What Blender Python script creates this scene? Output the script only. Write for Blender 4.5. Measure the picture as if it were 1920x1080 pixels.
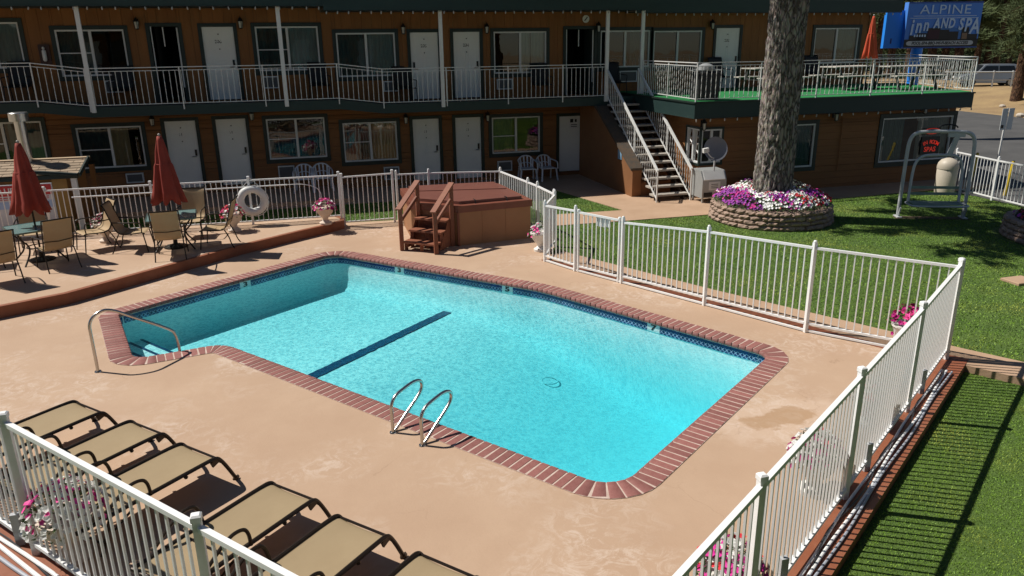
import bpy, math, random, os
from mathutils import Vector, Matrix, noise
from mathutils.geometry import tessellate_polygon
import numpy as np
random.seed(7); NR = np.random.default_rng(7)
R = math.radians
for o in list(bpy.data.objects): bpy.data.objects.remove(o)
S = bpy.context.scene
COL = S.collection
# ---------------------------------------------------------------- camera
CAM_H, FPX, PITCH, ROLL, YAW = 4.4, 1414.6, 0.31219, -0.013526, 0.2742
def cam_axes():
    cp, sp = math.cos(PITCH), math.sin(PITCH)
    fw = Vector((0, cp, -sp)); up = Vector((0, sp, cp)); rt = Vector((1, 0, 0))
    c, s = math.cos(ROLL), math.sin(ROLL)
    r2 = c*rt + s*up; u2 = -s*rt + c*up
    M = Matrix(((math.cos(YAW), math.sin(YAW), 0), (-math.sin(YAW), math.cos(YAW), 0), (0, 0, 1)))
    return M@r2, M@u2, M@fw
AX = cam_axes()
def ray(px, py): return AX[0]*(px-960) - AX[1]*(py-540) + AX[2]*FPX
def at(px, py, z=0.0):                       # survey: point of the photograph at a known height
    d = ray(px, py); t = (z-CAM_H)/d.z
    return Vector((d.x*t, d.y*t, z))
def atY(px, py, Y):                          # survey: point on a facade plane
    d = ray(px, py); t = Y/d.y
    return Vector((d.x*t, Y, CAM_H+d.z*t))
cd = bpy.data.cameras.new('camera'); cam = bpy.data.objects.new('camera', cd); COL.objects.link(cam)
cd.sensor_width = 36; cd.lens = FPX*36/1920; cd.clip_end = 3000; cd.clip_start = .05
m = Matrix((AX[0], AX[1], -AX[2])).transposed().to_4x4(); m.translation = (0, 0, CAM_H); cam.matrix_world = m
S.camera = cam
# ---------------------------------------------------------------- light
SUN_AZ, SUN_EL = 30, 53                      # shadows run to -30 deg from +X
w = bpy.data.worlds.new('World'); S.world = w; w.use_nodes = True
nt = w.node_tree; bg = nt.nodes['Background']; sky = nt.nodes.new('ShaderNodeTexSky')
sky.sky_type = 'NISHITA'; sky.sun_disc = False; sky.sun_elevation = R(SUN_EL); sky.sun_rotation = R(-(90-SUN_AZ))
sky.altitude = 1900; sky.dust_density = .4
nt.links.new(sky.outputs[0], bg.inputs[0]); bg.inputs[1].default_value = .05
ld = bpy.data.lights.new('sun', 'SUN'); ld.energy = 5.0; ld.angle = R(.53); ld.color = (1, .95, .87)
sun = bpy.data.objects.new('sun', ld); COL.objects.link(sun)
sd = Vector((-math.cos(R(SUN_AZ))*math.cos(R(SUN_EL)), math.sin(R(SUN_AZ))*math.cos(R(SUN_EL)), math.sin(R(SUN_EL))))
sun.rotation_euler = sd.to_track_quat('Z', 'Y').to_euler(); sun.location = sd*60
S.view_settings.view_transform = 'Standard'; S.view_settings.look = 'None'; S.view_settings.exposure = .10; S.view_settings.gamma = 1
S.render.engine = 'CYCLES'; S.cycles.max_bounces = 8; S.cycles.transparent_max_bounces = 16; S.cycles.volume_bounces = 0
# ---------------------------------------------------------------- materials
MATS = {}
def srgb(r, g, b):
    f = lambda c: (c/255/12.92 if c/255 <= .04045 else ((c/255+.055)/1.055)**2.4)
    return (f(r), f(g), f(b))
def mat(name, col, rough=.6, metal=0, var=None, bump=None, rnd=0, spec=.5, coat=0, trans=0, ior=1.45, emit=None, stretch=None):
    """var=(scale, second colour, amount[,detail]); bump=(scale, strength[, distance]); rnd=per object brightness spread"""
    if name in MATS: return MATS[name]
    ma = bpy.data.materials.new(name); ma.use_nodes = True; n = ma.node_tree.nodes; l = ma.node_tree.links
    b = n['Principled BSDF']; b.inputs['Roughness'].default_value = rough; b.inputs['Metallic'].default_value = metal
    b.inputs['Specular IOR Level'].default_value = spec; b.inputs['Coat Weight'].default_value = coat
    b.inputs['Transmission Weight'].default_value = trans; b.inputs['IOR'].default_value = ior
    c4 = (*col, 1); b.inputs['Base Color'].default_value = c4
    tc = n.new('ShaderNodeTexCoord'); vec = tc.outputs['Object']
    if stretch:
        mp = n.new('ShaderNodeMapping'); mp.inputs['Scale'].default_value = stretch; l.new(vec, mp.inputs[0]); vec = mp.outputs[0]
    out = None
    if var:
        nz = n.new('ShaderNodeTexNoise'); nz.inputs['Scale'].default_value = var[0]; nz.inputs['Detail'].default_value = var[3] if len(var) > 3 else 6
        nz.inputs['Roughness'].default_value = .65; l.new(vec, nz.inputs['Vector'])
        mr = n.new('ShaderNodeMapRange'); mr.inputs[1].default_value = .35; mr.inputs[2].default_value = .68; mr.inputs[4].default_value = var[2]
        l.new(nz.outputs[0], mr.inputs[0])
        mx = n.new('ShaderNodeMix'); mx.data_type = 'RGBA'; l.new(mr.outputs[0], mx.inputs[0])
        mx.inputs[6].default_value = c4; mx.inputs[7].default_value = (*var[1], 1); out = mx.outputs[2]
    if rnd:
        oi = n.new('ShaderNodeObjectInfo'); hs = n.new('ShaderNodeHueSaturation')
        m1 = n.new('ShaderNodeMapRange'); m1.inputs[3].default_value = 1-rnd; m1.inputs[4].default_value = 1+rnd
        l.new(oi.outputs['Random'], m1.inputs[0]); l.new(m1.outputs[0], hs.inputs['Value'])
        if out: l.new(out, hs.inputs['Color'])
        else: hs.inputs['Color'].default_value = c4
        out = hs.outputs[0]
    if out: l.new(out, b.inputs['Base Color'])
    if bump:
        nb = n.new('ShaderNodeTexNoise'); nb.inputs['Scale'].default_value = bump[0]; nb.inputs['Detail'].default_value = 5; l.new(vec, nb.inputs['Vector'])
        bp = n.new('ShaderNodeBump'); bp.inputs['Strength'].default_value = bump[1]; bp.inputs['Distance'].default_value = bump[2] if len(bump) > 2 else .01
        l.new(nb.outputs[0], bp.inputs['Height']); l.new(bp.outputs[0], b.inputs['Normal'])
    if emit:
        b.inputs['Emission Color'].default_value = (*emit[0], 1); b.inputs['Emission Strength'].default_value = emit[1]
    MATS[name] = ma; return ma
# ---------------------------------------------------------------- mesh building
class MB:
    def __init__(s): s.v = []; s.f = []
    def add(s, vs, fs):
        o = len(s.v); s.v += [tuple(v) for v in vs]; s.f += [tuple(i+o for i in f) for f in fs]; return s
    def box(s, x0, x1, y0, y1, z0, z1):
        return s.add([(x0,y0,z0),(x1,y0,z0),(x1,y1,z0),(x0,y1,z0),(x0,y0,z1),(x1,y0,z1),(x1,y1,z1),(x0,y1,z1)],
            [(0,3,2,1),(4,5,6,7),(0,1,5,4),(1,2,6,5),(2,3,7,6),(3,0,4,7)])
    def bbox(s, x0, x1, y0, y1, z0, z1, b=.01):      # box with chamfered top edges
        return s.add([(x0,y0,z0),(x1,y0,z0),(x1,y1,z0),(x0,y1,z0),(x0,y0,z1-b),(x1,y0,z1-b),(x1,y1,z1-b),(x0,y1,z1-b),
            (x0+b,y0+b,z1),(x1-b,y0+b,z1),(x1-b,y1-b,z1),(x0+b,y1-b,z1)],
            [(0,3,2,1),(8,9,10,11),(0,1,5,4),(1,2,6,5),(2,3,7,6),(3,0,4,7),(4,5,9,8),(5,6,10,9),(6,7,11,10),(7,4,8,11)])
    def bar(s, p, q, w, h=None, up=(0,0,1)):          # oblong bar between two points
        p = Vector(p); q = Vector(q); h = h or w; d = (q-p).normalized(); u = Vector(up)
        if abs(d.dot(u)) > .99: u = Vector((0,1,0))
        a = d.cross(u).normalized()*w/2; b = a.cross(d).normalized()*h/2
        return s.add([p-a-b,p+a-b,p+a+b,p-a+b,q-a-b,q+a-b,q+a+b,q-a+b],[(0,1,2,3),(7,6,5,4),(4,5,1,0),(5,6,2,1),(6,7,3,2),(7,4,0,3)])
    def tube(s, pts, r, n=8, closed=False, cap=True):
        pts = [Vector(p) for p in pts]; k = len(pts); rs = r if isinstance(r, (list, tuple)) else [r]*k
        o = len(s.v); up = None
        for i, p in enumerate(pts):
            a = pts[(i-1) % k] if (closed or i) else p; b = pts[(i+1) % k] if (closed or i < k-1) else p
            d = (b-a).normalized()
            if up is None:
                up = Vector((0,0,1)) if abs(d.z) < .9 else Vector((1,0,0))
            x = d.cross(up).normalized(); up = x.cross(d).normalized()
            for j in range(n):
                t = 2*math.pi*j/n; s.v.append(tuple(p + (x*math.cos(t)+up*math.sin(t))*rs[i]))
        for i in range(k if closed else k-1):
            for j in range(n):
                a = o+i*n+j; b = o+i*n+(j+1) % n; i2 = (i+1) % k
                s.f.append((a, b, o+i2*n+(j+1) % n, o+i2*n+j))
        if cap and not closed:
            s.f.append(tuple(o+j for j in reversed(range(n)))); s.f.append(tuple(o+(k-1)*n+j for j in range(n)))
        return s
    def lathe(s, prof, n=20, c=(0,0,0), wob=None):
        o = len(s.v); k = len(prof)
        for (r, z) in prof:
            for j in range(n):
                t = 2*math.pi*j/n; rr = r*(1+(wob(t, z) if wob else 0)); s.v.append((c[0]+rr*math.cos(t), c[1]+rr*math.sin(t), c[2]+z))
        for i in range(k-1):
            for j in range(n): s.f.append((o+i*n+j, o+i*n+(j+1) % n, o+(i+1)*n+(j+1) % n, o+(i+1)*n+j))
        s.f.append(tuple(o+j for j in reversed(range(n)))); s.f.append(tuple(o+(k-1)*n+j for j in range(n))); return s
    def prism(s, poly, z0, z1, holes=()):
        loops = [list(poly)]+[list(h) for h in holes]
        tri = tessellate_polygon([[Vector((p[0], p[1], 0)) for p in L] for L in loops])
        flat = [p for L in loops for p in L]; N = len(flat); o = len(s.v)
        s.v += [(p[0], p[1], z1) for p in flat]+[(p[0], p[1], z0) for p in flat]
        for t in tri:
            a, b, c = [Vector((flat[i][0], flat[i][1])) for i in t]
            if (b-a).cross(c-a) < 0: t = (t[0], t[2], t[1])
            s.f.append(tuple(o+i for i in t)); s.f.append(tuple(o+N+i for i in reversed(t)))
        q = 0
        for L in loops:
            for i in range(len(L)):
                a, b = q+i, q+(i+1) % len(L); s.f.append((o+a, o+N+a, o+N+b, o+b))
            q += len(L)
        return s
    def ball(s, c, r, n=8, k=5, sz=1):
        return s.lathe([(r*math.sin(math.pi*(i+.02)/(k+.04)), -r*sz*math.cos(math.pi*(i+.02)/(k+.04))) for i in range(k+1)], n, c)
    def mesh(s, name, ma, smooth=False, org=(0,0,0), fix=False):
        me = bpy.data.meshes.new(name); ox, oy, oz = org
        me.from_pydata([(x-ox, y-oy, z-oz) for x, y, z in s.v], [], s.f)
        for q in (ma if isinstance(ma, (list, tuple)) else [ma]): me.materials.append(q)
        if fix:
            import bmesh
            bm = bmesh.new(); bm.from_mesh(me); bmesh.ops.recalc_face_normals(bm, faces=bm.faces); bm.to_mesh(me); bm.free()
        if smooth:
            me.shade_smooth()
            if smooth != 'all': me.set_sharp_from_angle(angle=R(40))
        me.update(); return me
    def build(s, name, ma, parent=None, smooth=False, org=None, fix=False):
        if org is None: org = parent['_o'] if parent is not None and '_o' in parent else (0,0,0)
        o = bpy.data.objects.new(name, s.mesh(name, ma, smooth, org, fix)); COL.objects.link(o)
        if parent is not None: o.parent = parent
        return o
def tag(o, label=None, cat=None, group=None, kind=None):
    if label: o['label'] = label
    if cat: o['category'] = cat
    if group: o['group'] = group
    if kind: o['kind'] = kind
    return o
def thing(name, label, cat, loc=(0,0,0), rz=0, group=None, world=False):
    """Empty at the base of a thing. world=True: its parts are modelled in world coordinates"""
    o = bpy.data.objects.new(name, None); COL.objects.link(o); o.location = loc; o.rotation_euler = (0,0,rz); o.empty_display_size = .2
    if world: o['_o'] = tuple(loc)
    return tag(o, label, cat, group)
def inst(name, me, parent, loc, rot=(0,0,0), scale=(1,1,1)):
    o = bpy.data.objects.new(name, me); COL.objects.link(o)
    if parent is not None:
        o.parent = parent
        if '_o' in parent: loc = Vector(loc)-Vector(parent['_o'])
    o.location = loc; o.rotation_euler = rot; o.scale = scale; return o
def copy_tree(o, parent=None):
    c = o.copy(); COL.objects.link(c); c.parent = parent
    for ch in o.children: copy_tree(ch, c)
    return c
def struct(name, mb, ma, smooth=False): return tag(mb.build(name, ma, None, smooth), kind='structure')
def text(name, body, size, ma, parent, M, ext=.002, align='CENTER', xs=1.0, bold=0, shear=0, spacing=1.0):
    c = bpy.data.curves.new(name, 'FONT'); c.body = body; c.size = size; c.extrude = ext; c.align_x = align; c.align_y = 'CENTER'; c.offset = bold; c.shear = shear
    c.space_character = spacing; c.resolution_u = 3
    o = bpy.data.objects.new(name, c); me = bpy.data.meshes.new_from_object(o); bpy.data.objects.remove(o); bpy.data.curves.remove(c)
    me.materials.clear(); me.materials.append(ma); o = bpy.data.objects.new(name, me); COL.objects.link(o)
    if parent is not None:
        o.parent = parent
        if '_o' in parent: M = Matrix.Translation(-Vector(parent['_o']))@M
    o.matrix_local = M@Matrix.Diagonal((xs, 1, 1, 1)); return o
def facing(p, d):            # matrix of a text plane at p whose front looks along horizontal direction d
    d = Vector(d).normalized(); x = Vector((0,0,1)).cross(d); M = Matrix((x, Vector((0,0,1)).cross(x).cross(x)*0+Vector((0,0,1)), d)).transposed().to_4x4(); M.translation = p; return M
def arc(pts, r, seg=5):      # round the corners of a closed plan polygon; r per vertex
    out = []; n = len(pts)
    for i in range(n):
        p = Vector(pts[i]); a = Vector(pts[i-1]); b = Vector(pts[(i+1) % n]); ri = r[i] if isinstance(r, (list, tuple)) else r
        d1 = (a-p).normalized(); d2 = (b-p).normalized(); th = d1.angle(d2); t = min(ri/math.tan(th/2), .45*min((a-p).length, (b-p).length)); rr = t*math.tan(th/2)
        c = p+(d1+d2).normalized()*rr/math.sin(th/2); p1 = p+d1*t; p2 = p+d2*t
        v1 = p1-c; ang = v1.angle_signed(p2-c)
        for k in range(seg+1):
            q = v1.copy(); q.rotate(Matrix.Rotation(-ang*k/seg, 2)); out.append(c+q)
    return out
def offset_poly(pts, d):     # outward for counter-clockwise d>0
    n = len(pts); out = []
    for i in range(n):
        a, p, b = Vector(pts[i-1]), Vector(pts[i]), Vector(pts[(i+1) % n])
        n1 = (p-a).normalized(); n2 = (b-p).normalized(); n1 = Vector((n1.y, -n1.x)); n2 = Vector((n2.y, -n2.x)); nn = (n1+n2)
        nn = nn/max(nn.length_squared/2, .3); out.append(p+nn*d)
    return out
def facing(p, d):            # text plane at p whose front looks along horizontal direction d
    d = Vector(d).normalized(); up = Vector((0,0,1)); x = up.cross(d)
    M = Matrix((x, up, d)).transposed().to_4x4(); M.translation = Vector(p); return M
# ================================================================ GROUND, LAWN, PAVING
def nodes(ma): return ma.node_tree.nodes, ma.node_tree.links
dirt = mat('dry_dirt', (.27,.185,.105), .95, var=(.35, (.36,.27,.15), .9), bump=(6,.5,.05))
struct('ground', MB().prism([(-400,-300),(400,-300),(400,600),(-400,600)], -.6, -.35, [[(-6,4),(8,4),(8,18),(-6,18)]]), dirt)
lawn_m = mat('lawn_soil', (.06,.11,.02), .95, var=(.9, (.095,.15,.026), .8), bump=(60,.6,.02))
main_lawn = [(4.98,14.9),(8.8,7.9),(13.6,.6),(18.9,.6),(19.05,18.6),(11.6,18.6),(9.5,22.4),(5.5,22.4),(5.55,15.9)]
near_lawn = [(1.1,2.45),(9.0,7.86),(13.3,.55),(9,-5),(0,-5)]
left_lawn = [(.75,2.45),(.0,-4),(-9,-4),(-14,10),(-9.2,14.2)]
back_lawn = [(-9.5,20.02),(.9,19.9),(5.48,19.5),(5.48,22.4),(-9.5,22.4)]
struct('lawn', MB().prism(main_lawn, -.4, -.015), lawn_m)
struct('lawn', MB().prism(near_lawn, -.4, -.10), lawn_m)
struct('lawn', MB().prism(left_lawn, -.4, -.16), lawn_m)
struct('lawn', MB().prism(back_lawn, -.4, -.02), lawn_m)
# ---- pool outline (water side of the coping), counter-clockwise
PI0 = [(-3.307,13.855),(-2.662,11.514),(-1.399,11.76),(2.84,6.186),(6.489,8.85),(4.206,12.914),(.593,16.828)]
PIR = [.18,.28,.38,.42,.30,3.2,.42]
PI = arc(PI0, PIR, 7)
def clip(poly, p, n):        # keep the side where (q-p).n >= 0
    out = []; p = Vector(p); n = Vector(n)
    for i in range(len(poly)):
        a = Vector(poly[i]); b = Vector(poly[(i+1) % len(poly)]); da = (a-p).dot(n); db = (b-p).dot(n)
        if da >= 0: out.append(a)
        if da*db < 0: out.append(a+(b-a)*(da/(da-db)))
    return out
# ---- pool deck
conc = bpy.data.materials.new('painted_concrete'); conc.use_nodes = True
def deck_material(ma):
    n, l = nodes(ma); b = n['Principled BSDF']; b.inputs['Roughness'].default_value = .78; b.inputs['Specular IOR Level'].default_value = .3
    tc = n.new('ShaderNodeTexCoord'); P = tc.outputs['Object']
    def nz(scale, det=6, rough=.6, dist=0):
        t = n.new('ShaderNodeTexNoise'); t.inputs['Scale'].default_value = scale; t.inputs['Detail'].default_value = det; t.inputs['Roughness'].default_value = rough
        t.inputs['Distortion'].default_value = dist; l.new(P, t.inputs['Vector']); return t.outputs[0]
    def rng(s, a, c, lo=0, hi=1):
        t = n.new('ShaderNodeMapRange'); t.inputs[1].default_value = a; t.inputs[2].default_value = c; t.inputs[3].default_value = lo; t.inputs[4].default_value = hi; l.new(s, t.inputs[0]); return t.outputs[0]
    def mix(f, a, c):
        t = n.new('ShaderNodeMix'); t.data_type = 'RGBA'; l.new(f, t.inputs[0])
        for k, v in ((6, a), (7, c)):
            if isinstance(v, tuple): t.inputs[k].default_value = (*v, 1)
            else: l.new(v, t.inputs[k])
        return t.outputs[2]
    def mul(a, c):
        t = n.new('ShaderNodeMath'); t.operation = 'MULTIPLY'; l.new(a, t.inputs[0])
        if isinstance(c, float): t.inputs[1].default_value = c
        else: l.new(c, t.inputs[1])
        return t.outputs[0]
    c = mix(rng(nz(.45, 4), .35, .65), (.48,.335,.23), (.43,.29,.195))
    c = mix(rng(nz(2.3, 8, .7), .42, .75, 0, .45), c, (.405,.27,.18))
    chalk = mul(rng(nz(.62, 3, .5), .47, .62), rng(nz(4.2, 10, .78, 1.6), .47, .60, 0, .75))
    c = mix(chalk, c, (.58,.46,.37))
    c = mix(rng(nz(60, 3), .55, .8, 0, .35), c, (.37,.24,.15))
    cv = n.new('ShaderNodeTexVoronoi'); cv.feature = 'DISTANCE_TO_EDGE'; cv.inputs['Scale'].default_value = .42; wv = n.new('ShaderNodeTexNoise'); wv.inputs['Scale'].default_value = 1.6; wv.inputs['Detail'].default_value = 8; l.new(P, wv.inputs['Vector'])
    wa = n.new('ShaderNodeVectorMath'); wa.operation = 'MULTIPLY_ADD'; l.new(wv.outputs['Color'], wa.inputs[0]); wa.inputs[1].default_value = (.9,.9,.9); l.new(P, wa.inputs[2]); l.new(wa.outputs[0], cv.inputs['Vector'])
    c = mix(mul(rng(cv.outputs['Distance'], .0, .004, .4, 0), rng(nz(.8, 3), .5, .62)), c, (.25,.15,.09))
    # a spill beside the fence with its own ragged shape
    sp = at(1462, 784); sep = n.new('ShaderNodeVectorMath'); sep.operation = 'SUBTRACT'; l.new(P, sep.inputs[0]); sep.inputs[1].default_value = sp
    mp = n.new('ShaderNodeMapping'); mp.vector_type = 'POINT'; mp.inputs['Rotation'].default_value = (0,0,R(12)); mp.inputs['Scale'].default_value = (1.05,2.5,1); l.new(sep.outputs[0], mp.inputs[0])
    ln = n.new('ShaderNodeVectorMath'); ln.operation = 'LENGTH'; l.new(mp.outputs[0], ln.inputs[0])
    ad = n.new('ShaderNodeMath'); ad.operation = 'ADD'; l.new(ln.outputs[1], ad.inputs[0]); l.new(rng(nz(2.2, 5, .6), .3, .7, -.35, .35), ad.inputs[1])
    halo = rng(ad.outputs[0], .95, 1.35, .35, 0); c = mix(halo, c, (.60,.46,.36))
    c = mix(rng(ad.outputs[0], .46, .58, .6, 0), c, (.33,.19,.085))
    l.new(c, b.inputs['Base Color'])
    bp = n.new('ShaderNodeBump'); bp.inputs['Strength'].default_value = .35; bp.inputs['Distance'].default_value = .01; l.new(nz(14, 8, .75), bp.inputs['Height']); l.new(bp.outputs[0], b.inputs['Normal'])
deck_material(conc); MATS['painted_concrete'] = conc
redp = mat('red_brown_paint', (.235,.072,.032), .6, var=(3,(.30,.12,.065),.7), bump=(20,.25,.01))
deck_out = [(.9,2.58),(8.8,7.96),(4.93,14.74),(5.5,15.85),(5.42,19.45),(.9,19.88),(-9.4,20.0),(-9.4,14.75)]
cop_out = offset_poly(PI, .275)
struct('pool_deck', MB().prism(deck_out, -.34, 0, [cop_out]), conc)
# painted kerbs along the fence lines
def strip(pts, off0, off1, z0, z1):
    pts = [Vector(p) for p in pts]; a = []; b = []
    for i, p in enumerate(pts):
        d = (pts[min(i+1, len(pts)-1)]-pts[max(i-1, 0)]).normalized(); nn = Vector((d.y, -d.x)); a.append(p+nn*off0); b.append(p+nn*off1)
    m = MB(); L = len(pts)
    for i in range(L-1):
        q = [a[i], a[i+1], b[i+1], b[i]]
        v = [(p.x, p.y, z0) for p in q]+[(p.x, p.y, z1) for p in q]
        m.add(v, [(0,1,2,3),(7,6,5,4),(0,4,5,1),(1,5,6,2),(2,6,7,3),(3,7,4,0)])
    return m
struct('kerb', strip([(8.86,8.07),(.9,2.645)], .07, -.28, -.34, .012), redp).data.flip_normals()
struct('kerb', strip([(.9,2.645),(-9.0,14.34)], .07, -.36, -.34, .012), redp).data.flip_normals()
struct('kerb', strip([(4.96,14.86),(8.74,7.8)], .02, .16, -.1, .010), redp).data.flip_normals()
# footpath outside the fence and past its corner
path_m = mat('path_concrete', (.46,.31,.205), .85, var=(1.3,(.38,.245,.155),.8), bump=(25,.3,.01))
struct('path', strip([(4.9,15.0),(6.62,11.55),(8.70,7.83),(13.6,-.2)], -.02, -.68, -.2, .004), path_m)
struct('path', MB().prism([tuple(at(*p)[:2]) for p in ((1030,424),(1180,413.5),(1345,401),(1400,386),(1400,374),(1300,371),(1215,366),(1185,366),(1135,344),(1060,334),(1020,344),(1030,353),(1168,394),(1030,403))], -.2, .003), path_m)
struct('path', MB().prism([(11.7,18.45),(15.2,18.35),(19.05,18.5),(20.9,18.6),(20.9,20.4),(11.7,20.4)], -.2, .006), path_m)
struct('path', MB().box(-9.5,10.9,22.38,25.4,-.2,-.002), path_m)
# ---- asphalt street on the right
asph = mat('asphalt', (.066,.065,.064), .85, var=(.6,(.10,.098,.095),.9), bump=(90,.4,.01))
struct('road', MB().prism([(19.1,-8),(75,-8),(75,20)]+[tuple(at(px,py,-.1)[:2]) for px, py in ((2150,250),(2030,234),(1920,221),(1791,207),(1700,200))]+[(19.1,46)], -.4, -.1), asph)
# dirt bank beyond the street
def bank():
    m = MB(); nx, ny = 60, 26; o = at(1700,200,-.1).xy; e = at(2150,250,-.1).xy; d = (e-o); L = d.length; d.normalize(); q = Vector((-d.y, d.x))
    for j in range(ny):
        for i in range(nx):
            t = -12+i/(nx-1)*(L+26); s = j/(ny-1)*34; p = o+d*t+q*s
            h = -.32+1.05*min(1, max(0, (s-1.5)/9))+.28*noise.noise((p.x*.12, p.y*.12, 1))*min(1, s/4)+.1*noise.noise((p.x*.6, p.y*.6, 2))*min(1, s/3)
            m.v.append((p.x, p.y, h))
    for j in range(ny-1):
        for i in range(nx-1): a = j*nx+i; m.f.append((a, a+1, a+nx+1, a+nx))
    return m
dry = mat('dry_grass_dirt', (.36,.25,.12), .95, var=(.5,(.24,.16,.085),.9), bump=(9,.7,.06))
struct('dirt_bank', bank(), dry, 'all')
# ---- raised patio
PZ = .21
pat_front = [(-9.3,12.35),(-5.22,14.24),(-4.25,14.72),(-2.85,16.02),(-1.43,17.33),(-.15,18.32),(.70,18.93),(.98,19.2),(1.0,19.5),(.85,19.8)]
struct('patio', MB().prism(pat_front+[(-9.3,19.9)], -.05, PZ), conc)
struct('patio_kerb', strip(pat_front, -.09, .018, -.02, PZ+.006), redp).data.flip_normals()
# ================================================================ POOL
POOL = thing('swimming_pool', 'turquoise swimming pool with brick coping and blue tiled waterline', 'swimming pool', (1.5,11,0), world=True)
plaster = mat('pool_plaster', (.76,.86,.85), .7, var=(1.2,(.71,.82,.82),.8))
SU = Vector((.58,-.8146)); SO = Vector((.593,16.828)); WZ = -.165; S1, S2, ZS, ZD = 3.4, 9.0, -.74, -1.55
def zf(p):
    s = (Vector((p[0], p[1]))-SO).dot(SU); u = min(1, max(0, (s-S1)/(S2-S1))); return ZS+(ZD-ZS)*u*u*(3-2*u)
def split(p, q):             # boundary edges cut at the floor's break lines
    a = (Vector(p)-SO).dot(SU); b = (Vector(q)-SO).dot(SU); ts = [0]+sorted((k-a)/(b-a) for k in np.arange(1,22)*10.4/22 if (a-k)*(b-k) < 0)+[1]
    return [Vector(p).lerp(Vector(q), t) for t in ts]
def ring(d, n=6):                # coved wall: plan outline moved in by d, every edge divided alike
    q = arc(offset_poly(PI0, -d), [r-d if i != 2 else r+d for i, r in enumerate([max(r, d+.04) if i != 2 else r for i, r in enumerate(PIR)])], 7); out = []
    for i in range(len(q)):
        for k in range(n): out.append(q[i].lerp(q[(i+1) % len(q)], k/n))
    return out
RG = [(ring(0), 0), (ring(.001), -1), (ring(.03), .45), (ring(.08), .72), (ring(.17), .90), (ring(.30), 1.0), (ring(.36), 9)]; NP = len(RG[0][0]); m = MB()
for q, u in RG: m.v += [(p.x, p.y, -.03 if u == 0 else -.22 if u < 0 else zf(p)-.05 if u > 5 else -.03+(zf(p)+.03)*u) for p in q]
for k in range(len(RG)-1):
    for i in range(NP): m.f.append((k*NP+i, (k+1)*NP+i, (k+1)*NP+(i+1) % NP, k*NP+(i+1) % NP))
m.build('pool_wall', plaster, POOL, 'all')
PF_ = ring(.26)
m = MB(); NSL = 22; smax = 10.4
for k in range(NSL):
    q = clip(clip(PF_, SO+SU*(smax*k/NSL), SU) if k else PF_, SO+SU*(smax*(k+1)/NSL), -SU)
    if len(q) < 3: continue
    for t in tessellate_polygon([[Vector((p.x,p.y,0)) for p in q]]):
        v = [(q[i].x, q[i].y, zf(q[i])-.004) for i in t]; e1 = Vector(v[1])-Vector(v[0]); e2 = Vector(v[2])-Vector(v[0])
        if e1.cross(e2).z < 0: v.reverse()
        m.add(v, [(0,1,2)])
fl = m.build('pool_floor', plaster, POOL)
import bmesh
bm_ = bmesh.new(); bm_.from_mesh(fl.data); bmesh.ops.remove_doubles(bm_, verts=bm_.verts, dist=.0005); bm_.to_mesh(fl.data); bm_.free(); fl.data.shade_smooth()
navy = mat('navy_tile', (.012,.035,.10), .35, var=(14,(.02,.06,.15),.8))
# dark tile line across the floor
a = at(585,712,zf(at(590,710,-.8))-.0); a = at(575,716,-.79); b = at(855,582,-.79)
dl = (b-a).normalized(); sl = Vector((-dl.y, dl.x, 0)); m = MB(); n_ = 70
for i in range(n_+1):
    p = a.lerp(b, i/n_)
    for s_ in (-1, 1):
        q = p+sl*s_*(.10+.022*noise.noise((i*.45, s_*9, 0))); m.v += [(q.x,q.y,zf(q)+.012), (q.x,q.y,zf(q)-.03)]
for i in range(n_): k = i*4; m.f += [(k,k+4,k+6,k+2), (k+1,k+5,k+4,k), (k+2,k+6,k+7,k+3)]
m.f += [(0,2,3,1), (n_*4+2,n_*4,n_*4+1,n_*4+3)]; m.build('floor_line', navy, POOL, fix=True)
# corner steps with dark nosings
for (p1, p2, z) in (((256,631),(329,661.5),-.56), ((249,643),(305,667),-.44), ((252,661),(275,671),-.32)):
    A = at(*p1, z); B = at(*p2, z); d = (B-A); d.z = 0; d.normalize(); nn = Vector((d.y, -d.x)); nn = nn if (Vector((-2.8,11.5))-Vector(A[:2])).dot(nn) > 0 else -nn
    q = clip(PI, A[:2], nn); q = clip(q, (-1.75,12), (-1,0))
    st = MB().prism(q, -.82, z).build('step', plaster, POOL)
    t = [Vector(A[:2])-d.xy*.06, Vector(B[:2])+d.xy*.06]; nz_ = nn*.055
    MB().prism([t[0]+nn*.004, t[1]+nn*.004, t[1]+nz_, t[0]+nz_] if (t[1]-t[0]).cross(nn) > 0 else [t[0]+nz_, t[1]+nz_, t[1]+nn*.004, t[0]+nn*.004], z-.01, z+.006).build('nosing', navy, st, org=POOL['_o'])
dr = at(1031,757,-1.6); m = MB(); m.tube([(dr.x+.14*math.cos(t), dr.y+.14*math.sin(t), zf(dr)+.02) for t in np.linspace(0, 2*math.pi, 25)[:-1]], .012, 6, True); m.build('drain_ring', mat('drain_grey',(.62,.74,.74),.5), POOL)
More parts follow.
